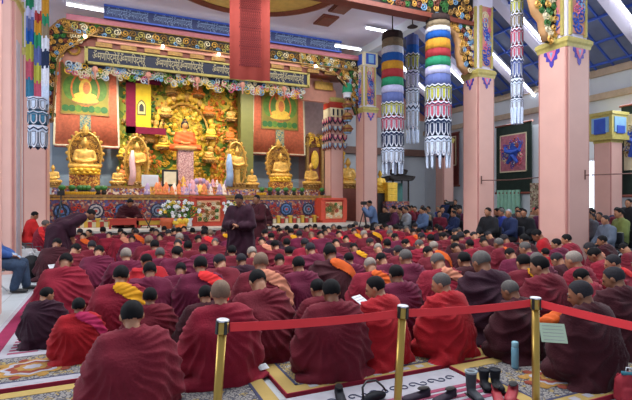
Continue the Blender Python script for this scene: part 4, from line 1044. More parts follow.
for (x, w, h, lb) in ((170, .3, .33, 'framed portrait with a pale face panel on the altar left of the great Buddha'), (150, .3, .22, 'white folded offering box on the altar beside the pink scarf statue')):
    p = PY(x, 185, 18.3); t = thing('picture_frame' if x > 160 else 'white_box', lb, 'frame' if x > 160 else 'box', (p.x, 18.3, ZSH)); m = MB(); m.use(BLACKP if x > 160 else WHITEP).bb(-w, w, -.03, .03, 0, h*2); m.build('case', None, t); MB().bb(-w*.75, w*.75, -.05, -.03, h*.3, h*1.75).build('picture', CREAM if x > 160 else METAL, t)
# big lavender offering fan in the centre
p = PY(200, 185, 17.9); t = thing('offering_mandala', 'large lavender and gold fan shaped offering at the centre of the altar', 'offering', (p.x, 17.9, ZT))
m = MB(); 
for k in range(9):
    a = PI*(.08+.84*k/8); m.use(TOR[3] if k % 2 else TOR[1]); m.ell((.42*math.cos(a), 0, .06+.5*math.sin(a)), (.1, .06, .12), 8, 5)
m.use(TOR[4]).lathe([(.3, 0), (.26, .15), (.15, .3), (.05, .4), (0, .42)], n=14); m.build('fan', None, t, smooth=True)
# rows of bowls along the front edge
bm_ = MB().use(GOLDY); bm_.lathe([(.03, 0), (.05, .015), (.085, .09), (.09, .1), (.075, .09), (.03, .05)], n=12); bme = bm_.mesh('offering_bowl', True)
for i in range(22):
    x = 64+i*1.75 if i < 18 else 258+(i-18)*2.2
    p = PY(x, 190, 17.45); o = put('offering_bowl', bme, None, (p.x, 17.45, ZT)); tag(o, 'small golden offering bowl in the row on the left altar top' if i < 18 else 'small golden offering bowl on the altar top before the right shrine', 'bowl', 'bowls on the left altar top' if i < 18 else 'bowls before the right shrine')
pt = MB(); pt.use(BLACKP).lathe([(.05, 0), (.09, .06), (.07, .15), (.05, .18)], n=10); pt.use(GREEND).ell((0, 0, .24), (.12, .12, .1), 8, 5); pme = pt.mesh('potted_plant', True)
for i, x in enumerate((62, 72, 80, 84, 88, 98, 104, 262, 270, 278, 286, 294, 302, 322)):
    p = PY(x, 190, 17.8); o = put('potted_plant', pme, None, (p.x, 17.8, ZT)); tag(o, 'small dark potted plant on the altar before the '+('left' if x < 200 else 'right')+' shrine', 'plant', 'pots before the '+('left' if x < 200 else 'right')+' shrine')
# carved red podiums
def podium(x, y0, y1, w, Y, label, seed):
    p = PY(x, y1, Y); zt_ = PY(x, y0, Y).z; h = zt_-ZS; t = thing('carved_podium', label, 'podium', (p.x, Y, ZS)); RO = mat('podium_red', '#c0432c', .55, var=.1)
    m = MB().use(RO); m.bb(-w, w, -.3, .3, 0, h-.08).bb(-w-.08, w+.08, -.38, .38, h-.08, h).bb(-w-.06, w+.06, -.36, .36, 0, .1); m.build('body', None, t)
    m = MB(); m.use(mat('podium_panel', '#d79a70', .55, var=.1)).bb(-w*.8, w*.8, -.33, -.3, .16, h-.16)
    fill_scrolls(m, lambda a, b: True, -w*.7, w*.7, .24, h-.24, -.345, .09, seed, [GOLDD, GREEND, REDP, CREAM], th=.02); m.build('carved_panel', None, t)
    MB().bb(-w-.12, -w+.06, -.35, .35, .1, h-.08).build('side_post', RO, t); MB().bb(w-.06, w+.12, -.35, .35, .1, h-.08).build('side_post', RO, t)
podium(207, 196, 221.5, .5, 16.5, 'carved red and gold podium at the foot of the altar centre', 2)
podium(330.5, 198, 223, .46, 16.9, 'carved red and gold podium at the right end of the altar', 6)
o = MB(); o.use(mat('side_red', '#a8352a', .6)).bb(-.28, .28, -.25, .25, 0, 1.02); o.use(GOLDD).bb(-.3, .3, -.27, .27, .92, .98); p = PY(187, 220, 16.9); o = o.build('red_chest'); o.location = (p.x, 16.9, ZS); tag(o, 'plain red chest left of the carved central podium', 'chest')
# low red tables with offerings, and the yellow boxes row
def box_thing(name, x, Y, w, d, h, mt, label, cat, group=None, z=ZS, trim=None):
    p = PY(x, HY, Y); m = MB(); m.use(mt).bb(-w/2, w/2, -d/2, d/2, 0, h*.8); m.use(trim or mt).bb(-w/2-.015, w/2+.015, -d/2-.015, d/2+.015, h*.8, h)
    o = m.build(name, bevel=.01); o.location = (p.x, Y, z); return tag(o, label, cat, group)
YEL = mat('packet_yellow', '#b8922e', .6, var=.1); REDL = mat('table_red', '#9c2a1c', .5, var=.08); WHT = mat('packet_cream', '#b5a888', .6)
for i in range(30):
    left = i < 14; x = (62+i*4.0) if left else 262+(i-14)*4.0
    if 112 < x < 150: 
        continue
    if x > 322: continue
    k = i % 3; box_thing('offering_packet', x, 16.9, .13, .18, .24 if k else .3, (YEL, REDL, WHT)[k], ('yellow', 'red', 'cream')[k]+' offering packet in the row at the foot of the altar, '+('left' if left else 'right')+' side', 'packet', ('yellow', 'red', 'cream')[k]+' packets, '+('left' if left else 'right')+' side', trim=(YEL, WHT, REDL)[k])
def low_table(x, Y, w, d, h, label, z=ZS, mt=REDL, top=GOLDD):
    p = PY(x, HY, Y); t = thing('low_table', label, 'table', (p.x, Y, z)); MB().bb(-w/2, w/2, -d/2, d/2, h-.06, h).build('tabletop', mt, t); MB().bb(-w/2+.03, w/2-.03, -d/2+.01, d/2, h-.2, h-.06).build('apron', top, t)
    for sx in (-1, 1):
        for sy in (-1, 1): MB().bb(sx*(w/2-.08), sx*(w/2-.01), sy*(d/2-.07), sy*(d/2-.01), 0, h-.2).build('leg', mt, t)
    return t
low_table(123, 16.0, .85, .4, .32, 'low red table in front of the seated reader at the altar', mt=REDL, top=REDL)
low_table(149, 16.1, .7, .4, .3, 'low yellow and red table right of the seated reader', mt=REDL, top=YEL)
# flower arrangements
def flowers(x, Y, s, label, seed, base=ZS, stand=.3):
    p = PY(x, HY, Y); t = thing('flower_arrangement', label, 'flowers', (p.x, Y, base)); m = MB(); m.lathe([(.1*s, 0), (.14*s, .08), (.12*s, stand*.7), (.16*s, stand)], n=14); m.build('vase', mat('vase_white', '#c9cdd2', .35), t, smooth=True)
    rr = random.Random(seed); m = MB(); f = MB(); 
    for k in range(46):
        a = rr.uniform(0, 2*PI); e = rr.uniform(.1, 1.4); r = .42*s*rr.uniform(.6, 1); q = (r*math.cos(a)*math.cos(e), r*math.sin(a)*math.cos(e)*.7, stand+.05+r*math.sin(e)*1.15)
        m.use(GREEND if k % 3 else GREEN); m.tube([(0, 0, stand-.03), (q[0]*.5, q[1]*.5, stand+(q[2]-stand)*.6), q], [.012, .01, .006], 4); m.ell((q[0]*.8, q[1]*.8, q[2]*.9+.03), (.05*s, .05*s, .02), 5, 4, Matrix.Rotation(a, 3, 'Z'))
        if k % 4 != 1:
            f.use((WHITEF, WHITEF, WHITEF, YELF)[k % 4])
            for b in range(5): an = 2*PI*b/5+k; f.ell((q[0]+.03*s*math.cos(an), q[1]-.01, q[2]+.03*s*math.sin(an)), (.024*s, .016*s, .024*s), 5, 4)
    m.build('foliage', None, t); f.build('blossoms', None, t)
WHITEF = mat('petal_white', '#e4e6ea', .6, var=.05); YELF = mat('petal_yellow', '#dcb93a', .6, var=.05)
flowers(171, 15.6, 1.2, 'white flower arrangement in a vase, leftmost of the three before the altar', 1)
flowers(187.5, 15.7, 1.15, 'white flower arrangement in a vase just left of the carved podium', 2)
flowers(231, 16.2, 1.2, 'white flower arrangement behind the standing monk, right of the carved podium', 3)
flowers(255, 17.0, .9, 'small white flower arrangement behind the second standing monk', 5)
p = PY(180, 222, 15.3); m = MB(); rr = random.Random(2)
for k in range(14): m.use(YELF); m.ell((rr.uniform(-.2, .2), rr.uniform(-.1, .1), rr.uniform(.1, .3)), rr.uniform(.06, .09), 7, 5)
m.use(ORNG).lathe([(.12, 0), (.18, .06), (.17, .14)], n=12); o = m.build('marigold_pot'); o.location = (p.x, 15.25, ZS); tag(o, 'yellow flowers in a low orange pot at the platform edge', 'flowers')
p = PY(167, 222, 15.3); o = MB().use(mat('pot_orange', '#b8532a', .6)).lathe([(.16, 0), (.2, .2), (.22, .34), (.19, .33)], n=14).build('clay_pot', smooth=True); o.location = (p.x, 15.3, ZS); tag(o, 'terracotta pot below the leftmost white flowers', 'pot')
# right end: seated statue on yellow black pedestal, cushions, pavilion
p = D(380, HY, 20.0); t = thing('golden_statue', 'golden seated statue on a dark pedestal right of the arch pillar', 'statue', (p.x, p.y, 0))
MB().bb(-.26, .26, -.26, .26, 0, 1.9).build('pedestal', BLACKP, t); m = MB().use(GOLDY); lotus(m, .3, 1.9, 2.05); m.build('lotus_base', None, t, smooth=True); b = put('figure', BUD, t, (0, 0, 2.02)); b.scale = (.85,)*3; b.rotation_euler = (0, 0, PI); setmat(b, GOLDY)
for k in range(3):
    p = D(389.5, HY, 19.9); o = MB().bb(-.25, .25, -.25, .25, 0, .27).build('golden_box', GOLDY, bevel=.02); o.location = (p.x, p.y, 1.55+k*.272); tag(o, ('bottom', 'middle', 'top')[k]+' golden box of the pile beside the small roofed pavilion', 'box')
o = MB().use(ORN1).bb(-.45, .75, -.3, .3, 0, 1.548).build('painted_chest'); p = D(387, HY, 19.9); o.location = (p.x+.2, p.y+.0, 0); tag(o, 'painted chest under the pile of golden boxes', 'chest')
p = D(397.5, HY, 21.4); t = thing('shrine_pavilion', 'small dark pavilion with upturned roof corners over a golden shrine', 'pavilion', (p.x, p.y, 0), -.2)
RD = mat('pavilion_dark', '#2a2320', .6); m = MB().use(RD); 
for s_, z0 in ((.62, 2.55), (.36, 2.85)):
    N = 9; vs = []; R_ = s_
    ring = []
    for k in range(32):
        a = 2*PI*k/32; ca, sa = math.cos(a), math.sin(a); sq = 1/max(abs(ca), abs(sa)); up = .14*max(0, (sq-1.15))/.26
        ring.append((R_*ca*sq, R_*sa*sq, z0+up))
    r2 = [(v[0]*.45, v[1]*.45, z0+.22) for v in ring]; m.add(ring+r2+[(0, 0, z0+.3)]+[(v[0], v[1], v[2]-.05) for v in ring], [(k, (k+1) % 32, 32+(k+1) % 32, 32+k) for k in range(32)]+[(32+k, 32+(k+1) % 32, 64) for k in range(32)]+[(65+k, 65+(k+1) % 32, (k+1) % 32, k) for k in range(32)]+[tuple(65+k for k in range(32))])
m.ell((0, 0, 3.2), (.06, .06, .12), 8, 5); m.build('roof', None, t)
m = MB().use(RD)
for sx in (-1, 1):
    for sy in (-1, 1): m.tube([(sx*.38, sy*.38, 0), (sx*.38, sy*.38, 2.55)], .04, 8)
m.build('posts', None, t); MB().bb(-.42, .42, -.42, .42, 0, 1.5).build('base', GOLDD, t); MB().bb(-.3, .3, .1, .2, 1.5, 2.4).build('back_panel', mat('teal_panel', '#4f8a86', .6), t)
# right wall furniture: thangkas, patterned curtain, doorway, window
def wallhang(x0, x1, y0, y1, label, frame, inner, art, rows, margin=.12, low=.2):
    X = 15.9; a = PX(x0, 150, X); b = PX(x1, 150, X); ym = (a.y+b.y)/2; zt = PX((x0+x1)/2, y0, X).z; zb = PX((x0+x1)/2, y1, X).z; w = abs(a.y-b.y)/2
    t = thing('wall_thangka', label, 'painting', (X, ym, 0)); MB().bb(-.04, 0, -w, w, zb, zt).build('cloth_border', frame, t)
    h = zt-zb; m = MB(); z0, z1 = zb+h*low, zt-h*margin; m.use(inner).bb(-.06, -.04, -w*.72, w*.72, z0, z1)
    m.use(CREAM); 
    for e in ((-.76, -.72), (.72, .76)): m.bb(-.065, -.04, w*e[0], w*e[1], z0-.04, z1+.04)
    m.bb(-.065, -.04, -w*.76, w*.76, z0-.05, z0).bb(-.065, -.04, -w*.76, w*.76, z1, z1+.05)
    zc = (z0+z1)/2; rr = random.Random(5)
    if art:
        for k in range(40):
            aa = rr.uniform(0, 2*PI); r = rr.uniform(.3, .65); m.use(rr.choice(rows)); m.spiral((-.07, w*r*math.cos(aa)*1.0, zc+(z1-z0)*.62*r*math.sin(aa)), .13, 1, .025, 1.1, aa, 'YZ')
        m.use(BLUE); m.ell((-.07, 0, zc), (.03, w*.3, (z1-z0)*.25), 10, 8); m.ell((-.07, 0, zc+(z1-z0)*.22), (.03, w*.14, w*.16), 8, 6)
        for e in (-1, 1): m.tube([(-.07, 0, zc), (-.08, e*w*.4, zc+.1), (-.08, e*w*.45, zc+(z1-z0)*.2)], [.12, .09, .05], 6); m.tube([(-.07, 0, zc-.1), (-.08, e*w*.3, zc-(z1-z0)*.28)], [.12, .07], 6)
        m.use(CREAM).ell((-.1, 0, zc-.05), (.02, .12, .16), 8, 5)
    m.build('painting', None, t)
    MB().tube([(-.03, -w-.06, zb), (-.03, w+.06, zb)], .05, 8).build('rod', REDB, t); MB().tube([(-.03, -w-.06, zt), (-.03, w+.06, zt)], .04, 8).build('rod', REDB, t); return t
wallhang(497, 532, 124, 193, 'blue deity thangka painting with dark green border on the right wall', DGREEN, mat('thangka_pink', '#b06a78', .7, var=.3, scale=8), True, [ROSE, CREAM, PURP, BLUE, REDP], .16, .32)
wallhang(622, 650, 104, 196, 'tall dark green bordered thangka at the right edge of the photo', DGREEN, CREAM, True, [GOLDD, CREAM, BLUE], .12, .3)
wallhang(441, 459, 134, 186, 'dark red painted hanging on the far wall behind the striped banner', mat('thangka_brown', '#6a2f2a', .7), mat('thangka_rust', '#7c4a34', .7, var=.3, scale=5), False, [], .08, .4)
for x0, x1, y0, y1, mt, nm, lb, ct in ((530, 540, 183, 240, mosaic('curtain_pattern', ['#a8937c', '#7c5a4c', '#c8b8a0', '#8a8c6a'], 14), 'patterned_curtain', 'beige and brown patterned curtain on the right wall beside the nearest right pillar', 'curtain'),
                                     (497, 520, 190, 240, mat('jade_panel', '#86b8a0', .6), 'green_screen', 'pale green screen below the blue deity thangka', 'screen'), (586, 597, 158, 240, None, '', '', '')):
    a = PX(x0, 150, 15.8); b = PX(x1, 150, 15.8); w = abs(a.y-b.y)/2; zt = PX((x0+x1)/2, y0, 15.8).z
    if mt is None:
        fr = struct(MB().bb(-.04, .04, -w, w, .9, zt).build('window_1', METAL)); fr.location = (15.93, (a.y+b.y)/2, 0)
        MB().bb(-.06, -.045, -w*.9, -.03, 1.0, zt-.1).bb(-.06, -.045, .03, w*.9, 1.0, zt-.1).build('pane', emit('window_daylight', '#dfeaf5', 1.6), fr); continue
    N = 12; m = MB(); vs = []
    for j in range(N+1):
        yy = -w+2*w*j/N; xo = .04*(j % 2)
        vs += [(xo, yy, 0.01), (xo, yy, zt), (xo+.03, yy, .01), (xo+.03, yy, zt)]
    m.add(vs, [(4*j, 4*j+4, 4*j+5, 4*j+1) for j in range(N)]+[(4*j+3, 4*j+7, 4*j+6, 4*j+2) for j in range(N)]+[(4*j+1, 4*j+5, 4*j+7, 4*j+3) for j in range(N)]); o = m.build(nm, mt); o.location = (15.8, (a.y+b.y)/2, 0); tag(o, lb, ct)
# cables strung between pillars, with hooks
CAB = mat('cable_brown', '#5a3d36', .5)
for (P0, P1, lb) in (((pB.x-.2, pB.y-.32, 2.18), (pA.x-.2, pA.y+.4, 2.18), 'thin cable strung between the two right pillars'), ((pA.x+.2, pA.y-.395, 2.2), (pA.x+.2, 2.5, 2.2), 'thin cable running right from the nearest right pillar')):
    o = MB(); A = Vector(P0); B = Vector(P1); o.tube([A, (A+B)/2-Vector((0, 0, .03)), B], .014, 6); o.tube([A+Vector((0, 0, .12)), A-Vector((0, 0, .1))], .02, 6); tag(o.build('cable', CAB), lb, 'cable')
# ---------------------------------------------------------------- the seated congregation
# (x, y of the head in the photo, posture, heading, robe, hair, sash, scale, label)
FRONT = [
 (132, 316, 'A', 4, 'F', 'b', None, 1.0, 'large monk in pleated maroon robe, back turned, left of the left rope post'),
 (47, 295, 'D', -18, 'V', 'b', None, .74, 'boy monk in violet maroon robe at left carpet edge, head turned right'),
 (83, 303, 'E', 6, 'R', 'b', 'm', .74, 'boy monk in bright red robe beside the violet robed boy'),
 (150, 297, 'E', 0, 'M', 'b', None, .84, 'black haired monk in maroon just behind the large pleated robe'),
 (222, 292, 'E', -2, 'C', 's', None, 1.04, 'shaven headed monk in magenta crimson robe behind the left rope post'),
 (207, 296, 'A', 0, 'D', 'b', None, .86, 'black haired monk in dark maroon half hidden left of the shaven monk'),
 (256, 282, 'B', 4, 'M', 'b', None, 1.08, 'monk in maroon bowing low beyond the rope, between left post and widest robe'),
 (335, 289, 'A', -8, 'M', 'b', None, 1.02, 'broad monk in plain maroon robe just above the rope left of the middle post'),
 (317, 290, 'A', 10, 'M', 'b', None, .9, 'black haired monk half hidden left of the broad maroon monk at the rope'),
 (371, 290, 'C', 18, 'R', 'b', None, .99, 'monk in bright red robe with face in left profile beside the middle rope post'),
 (441, 284, 'C', 8, 'R', 'g', None, .99, 'grey haired monk in bright red robe, right of the middle rope post'),
 (507, 291, 'G', 4, 'D', 'g', None, .93, 'grey stubbled monk in dark maroon robe just left of the right rope post'),
 (526, 288, 'A', -14, 'M', 'b', 'y', 1.04, 'black haired monk with yellow cloth on the shoulder behind the right rope post'),
 (580, 294, 'C', -2, 'D', 'd', None, 1.03, 'large dark robed monk with cropped hair in left profile, right of the right rope post'),
 (577, 281, 'B', 12, 'C', 'b', None, .95, 'black capped monk bowing directly behind the large dark robed monk'),
 (611, 277, 'C', -10, 'D', 'd', None, 1.05, 'dark maroon robed monk in left profile near the right edge above the rope'),
 (124, 274, 'A', -14, 'C', 'b', 'y', 1.02, 'black haired monk in crimson with broad yellow shoulder cloth, left foreground'),
 (200, 265, 'A', -4, 'P', 'b', 'r', 1.04, 'black haired monk with big ears and orange red shoulder in the left middle'),
 (182, 271, 'B', -20, 'P', 'b', None, .9, 'bowed monk in plum robe left of the monk with orange red shoulder'),
 (261, 263, 'A', -10, 'M', 's', 'p', 1.12, 'pale shaven monk in wide maroon robe with peach edging, centre left'),
 (279, 261, 'B', -10, 'M', 'b', None, .95, 'bowed black haired monk right beside the pale shaven monk with peach edging'),
 (289, 252, 'E', 0, 'C', 'b', None, .9, 'black haired monk in crimson behind the wide robe with peach edging'),
 (66, 262, 'B', -12, 'C', 'b', None, 1.05, 'monk in wide crimson robe above the boy in violet, white papers beside the head'),
 (76, 250, 'B', -35, 'M', 'b', None, 1.0, 'black haired monk bending right with raised hand, left side'),
 (347, 261, 'A', 4, 'P', 'b', None, .92, 'black haired monk in plum robe in the centre, right of the orange sashed monk'),
 (325, 255, 'G', -8, 'D', 'b', 'o', 1.15, 'monk with long orange sash down the back of a dark robe, centre'),
 (371, 266, 'B', -12, 'C', 'w', 'o', 1.0, 'pale stubbled bowed monk with orange sash behind the profile monk in red'),
 (382, 261, 'B', 6, 'P', 'b', None, .95, 'bowed black haired monk right of the pale stubbled monk with orange sash'),
 (396, 275, 'A', 0, 'P', 'b', None, 1.0, 'black haired monk in plum robe directly behind the middle rope post'),
 (442, 262, 'B', -12, 'C', 'g', 'p', 1.1, 'grey headed bowed monk in crimson with peach edge behind the grey monk in red'),
 (487, 258, 'G', -10, 'V', 'g', None, 1.2, 'large grey headed monk in dark violet robe just right of centre'),
 (529, 264, 'C', 0, 'M', 'b', None, 1.1, 'black haired monk in maroon with head in left profile, above the yellow cloth'),
 (511, 254, 'B', 0, 'P', 'b', None, .95, 'bowed monk in plum robe between the dark violet robe and the profile monk'),
 (545, 253, 'E', 0, 'R', 'b', None, .82, 'small black haired monk in bright red between two maroon robes, right side'),
 (570, 259, 'A', 12, 'C', 'w', None, 1.08, 'pale shaven monk in crimson robe in front of the nearest right pillar'),
 (599, 257, 'B', 18, 'C', 'b', None, 1.05, 'black haired monk bowing left in crimson, right of the pale shaven monk'),
 (615, 262, 'C', 8, 'C', 'd', 'r', 1.0, 'dark grey haired monk in crimson with red shoulder near the right edge'),
 (557, 260, 'B', 10, 'D', 'd', None, .95, 'dark grey haired bowed monk close to the left of the pale shaven monk'),
 (540, 236, 'B', 38, 'R', 'b', None, 1.15, 'monk in bright red robe bending low against the foot of the nearest right pillar'),
 (409, 260, 'A', 6, 'P', 'g', None, 1.05, 'grey headed monk in plum robe right of centre'),
]
MID = [ # middle rows
 (76, 233, 'A', -10, 'P', 'g', 'p'), (83, 237, 'B', -10, 'M', 'b', 'o'), (108, 233, 'A', -6, 'C', 'd', None), (119, 234, 'A', -14, 'C', 'b', 'p'), (128, 256, 'A', 4, 'P', 'w', None),
 (140, 231, 'A', -10, 'P', 'd', 'o'), (149, 241, 'E', 0, 'M', 's', None), (155, 246, 'A', 8, 'C', 'b', None), (146, 274, 'B', -10, 'P', 'b', None), (148, 259, 'B', 12, 'R', 'b', None),
 (163, 256, 'A', 0, 'P', 'g', None), (171, 253, 'D', -8, 'P', 'b', None), (172, 232, 'G', 0, 'C', 'd', None), (181, 238, 'B', -30, 'C', 'w', None), (189, 229, 'E', 0, 'M', 'b', None),
 (204, 234, 'A', 6, 'C', 'b', 'r'), (212, 233, 'E', 0, 'P', 's', None), (222, 232, 'A', 0, 'M', 'b', 'y'), (191, 248, 'E', 0, 'M', 'b', None), (206, 250, 'A', 0, 'P', 'b', None), (229, 251, 'E', -4, 'C', 'b', None),
 (262, 242, 'A', -10, 'C', 'b', 'p'), (269, 229, 'E', 0, 'C', 'b', None), (280, 232, 'A', 10, 'M', 'b', None), (292, 233, 'A', -12, 'M', 'b', 'y'), (289, 244, 'E', 0, 'V', 'b', None), (311, 249, 'G', 0, 'P', 'd', None),
 (318, 235, 'A', 0, 'P', 'b', None), (312, 237, 'B', 0, 'C', 's', 'r'), (325, 233, 'A', 10, 'M', 'b', None), (339, 235, 'A', -4, 'M', 'b', 'r'), (336, 244, 'A', 0, 'C', 'b', None), (328, 249, 'E', 0, 'P', 'b', None),
 (354, 232, 'B', -12, 'C', 'd', 'y'), (364, 235, 'B', 0, 'M', 'w', None), (356, 249, 'A', 0, 'P', 'b', 'y'), (386, 245, 'E', 0, 'V', 'b', None), (390, 234, 'A', 4, 'C', 'g', None), (381, 250, 'B', -10, 'C', 'w', None),
 (374, 229, 'A', -12, 'D', 'b', 'y'), (413, 233, 'B', -14, 'R', 'b', 'o'), (406, 244, 'A', 8, 'D', 'b', None), (432, 239, 'E', 0, 'M', 'b', None), (435, 247, 'B', -12, 'C', 'w', 'o'), (453, 240, 'A', 0, 'D', 'b', None),
 (454, 249, 'B', 10, 'D', 'b', None), (470, 244, 'E', 10, 'C', 'b', None), (484, 244, 'A', 0, 'M', 'b', None), (496, 243, 'A', 10, 'C', 'g', 'o'), (508, 241, 'B', 0, 'M', 'd', None), (524, 249, 'G', 10, 'P', 'g', None),
 (555, 244, 'C', 0, 'P', 'b', None), (563, 239, 'C', 6, 'C', 'b', None), (590, 249, 'B', 20, 'M', 'd', 'p'), (602, 241, 'C', 10, 'D', 'b', None), (624, 249, 'A', 20, 'C', 'b', None), (57, 244, 'B', -16, 'D', 'b', None),
 (99, 252, 'B', -12, 'P', 'b', None), (92, 246, 'A', -4, 'M', 'd', None), (240, 262, 'G', 0, 'V', 'd', None), (220, 262, 'B', 0, 'M', 'd', None), (306, 262, 'A', 6, 'P', 'b', None), (425, 252, 'B', 8, 'M', 'b', None),
 (238, 245, 'A', 0, 'D', 'b', None), (248, 252, 'B', 0, 'M', 'w', None), (275, 246, 'B', 0, 'C', 'b', None), (302, 243, 'A', -8, 'C', 'd', None), (370, 243, 'A', 0, 'M', 'd', None), (396, 250, 'A', 10, 'M', 'd', None),
 (462, 262, 'A', 6, 'D', 'b', None), (419, 245, 'A', 0, 'C', 'g', None), (540, 262, 'B', 14, 'P', 'g', None), (632, 262, 'A', 20, 'R', 'd', None), (178, 245, 'A', 0, 'C', 'd', None), (215, 243, 'B', 0, 'C', 'g', None),
]
FAR = [ # rows nearest the altar platform
 (124, 228, 'A', 0, 'M', 'b', None), (97, 227, 'E', 150, 'M', 'b', None), (133, 226, 'A', 10, 'D', 'b', None), (158, 227, 'A', 0, 'D', 'b', None), (152, 230, 'B', 0, 'P', 'd', None), (165, 229, 'A', 0, 'M', 'b', None), (176, 231, 'A', 0, 'V', 'b', None),
 (225, 225, 'E', 0, 'V', 'b', 'o'), (198, 227, 'A', 0, 'M', 'b', None), (214, 226, 'A', 0, 'C', 'd', None), (285, 229, 'A', 0, 'D', 'b', None), (291, 224, 'E', 0, 'M', 'b', None), (303, 225, 'A', 0, 'C', 'b', None), (297, 228, 'A', 0, 'P', 'g', None), (275, 225, 'A', 0, 'P', 'b', None),
 (310, 227, 'B', -10, 'C', 'd', 'r'), (316, 225, 'A', 0, 'M', 'b', None), (324, 228, 'E', 0, 'D', 'b', None), (331, 226, 'B', 0, 'P', 'd', None), (336, 223, 'A', 0, 'M', 'g', None), (340, 228, 'A', 0, 'C', 'b', None), (347, 225, 'A', 0, 'M', 'd', None), (358, 224, 'A', 0, 'P', 'g', None),
 (352, 228, 'B', 0, 'C', 'b', 'o'), (366, 227, 'A', 0, 'M', 'd', 'o'), (381, 227, 'B', 0, 'C', 'b', None), (386, 225, 'A', 0, 'M', 'w', None), (396, 228, 'E', 0, 'C', 'b', None), (402, 227, 'A', 0, 'D', 'd', None), (413, 227, 'A', 0, 'P', 'd', None), (408, 230, 'B', 0, 'M', 'p' and 'g', 'p'),
 (421, 231, 'A', 0, 'P', 'b', None), (429, 231, 'A', 0, 'R', 'b', None), (442, 230, 'E', 0, 'V', 'b', None), (450, 232, 'B', 0, 'C', 'd', None), (459, 231, 'A', 0, 'C', 'g', None), (436, 228, 'A', 0, 'M', 'b', None), (467, 234, 'B', 0, 'P', 'b', None), (475, 236, 'A', 0, 'C', 'd', None),
 (460, 237, 'A', 0, 'M', 'd', None), (265, 234, 'B', 0, 'M', 'b', None), (271, 237, 'A', 0, 'V', 'b', None), (231, 237, 'A', 0, 'P', 'b', None), (300, 234, 'E', 0, 'P', 'd', None), (395, 238, 'B', 0, 'P', 'b', None), (346, 240, 'A', 0, 'D', 'b', None), (422, 238, 'A', 0, 'C', 'd', None), (443, 237, 'B', 0, 'M', 'b', None),
 (485, 236, 'A', 0, 'D', 'd', None), (512, 234, 'B', 0, 'M', 'b', None), (521, 239, 'A', 8, 'D', 'b', None), (132, 240, 'B', 0, 'P', 'b', None), (160, 238, 'A', 0, 'M', 'b', None), (197, 240, 'B', 6, 'M', 'b', None), (90, 231, 'A', -6, 'M', 'd', None), (103, 228, 'E', 0, 'P', 'b', None),
 (146, 226, 'A', 0, 'M', 'b', None), (183, 226, 'A', 0, 'P', 'b', None), (206, 225, 'B', 0, 'M', 'd', None), (281, 224, 'B', 0, 'C', 'b', None), (370, 224, 'A', 0, 'C', 'b', None), (378, 223, 'B', 0, 'P', 'g', None), (393, 224, 'A', 0, 'P', 'b', None),
]
specs = []
for e in FRONT:
    x, y, pk, hd, rk, hk, ak, sc, lb = e
    s = seated_monk(x, y, pk, hd, rk, hk, ak, sc, lb, base_d={507: 5.0, 526: 5.75}.get(x)); specs.append(s)
for nm, L in (('middle', MID), ('far', FAR)):
    for e in L:
        x, y, pk, hd, rk, hk, ak = e
        if pk in 'AB' and random.random() < .6: pk = random.choice('HKGBH')
        if rk == 'C' and random.random() < .3: rk = 'M'
        sc = random.uniform(.93, 1.04)
        s = seated_monk(x, y, pk, hd+random.uniform(-6, 6) if hd < 90 else hd, rk, hk, ak, sc); s['row'] = nm; specs.append(s)
# labels of the unnamed: looks first, then the place among those who look alike in the same rows
posw = {'H': 'deeply bowed ', 'K': 'hunched ', 'A': '', 'E': 'upright ', 'B': 'low bowed ', 'C': 'left looking ', 'D': 'right looking ', 'G': 'bent '}
bins = {}
for s in specs:
    if s['label']: continue
    row = 'far rows near the platform' if s['row'] == 'far' else ('upper middle rows' if s['px'][1] < 241 else 'lower middle rows')
    look = '%s%s haired monk in %s robe' % (posw[s['pk']], HAIRW[s['hk']] if s['hk'] not in 'sw' else HAIRW[s['hk']], ROBEW[s['rk']])
    look = look.replace('shaven haired', 'shaven headed')
    if s['ak']: look += ' with %s sash' % ACCW[s['ak']]
    bins.setdefault((look, row), []).append(s)
for (look, row), L in bins.items():
    L.sort(key=lambda s: s['px'][0])
    for i, s in enumerate(L):
        if len(L) == 1: s['label'] = look+', in the '+row
        else: s['label'] = look+', '+row+', '+('leftmost' if i == 0 else 'rightmost' if i == len(L)-1 else ordn(i)+' from left')
        w = s['label'].split()
        if len(w) > 16: s['label'] = ' '.join(w).replace('rows near the platform', 'rows').replace('in the ', '')
# gentle settling: people sitting too close on the carpet ease apart along the line of sight
for it in range(220):
    for i in range(len(specs)):
        for j in range(i+1, len(specs)):
            a, b = specs[i], specs[j]; dx = a['loc']-b['loc']; dd = dx.length; need = .62*(a['sc']+b['sc'])/2
            if dd < need and dd > 1e-4:
                va = Vector((a['loc'].x, a['loc'].y, 0)).normalized(); sgn = 1 if a['loc'].length > b['loc'].length else -1; st_ = (need-dd)*.18
                a['loc'] += va*sgn*st_*.5+dx/dd*st_*.25; vb = b['loc'].normalized(); b['loc'] -= vb*sgn*st_*.5+dx/dd*st_*.25
    for s in specs: s['loc'].y = min(s['loc'].y, 14.4)
def pillar_push(v, rad):
    for (px_, py_, hs) in ((pA.x, pA.y, .4), (pB.x, pB.y, .32), (pC.x, pC.y, .34), (pF.x, pF.y-.8, .31), (pG.x, pG.y, .3), (-1.78, 7.55, .43), (-2.42, 12.3, .45)):
        dx, dy = v.x-px_, v.y-py_; lim = hs+rad
        if abs(dx) < lim and abs(dy) < lim:
            back = 1 if (v.x*v.x+v.y*v.y) > (px_*px_+py_*py_)*1.06 else -1; u = Vector((v.x, v.y, 0)).normalized()
            while abs(v.x-px_) < lim and abs(v.y-py_) < lim: v.x += u.x*.04*back; v.y += u.y*.04*back
for s in specs: pillar_push(s['loc'], .36)
for s in specs:
    if s['loc'].y > 14.5: s['loc'].y = 14.45
    root = make_monk(s)

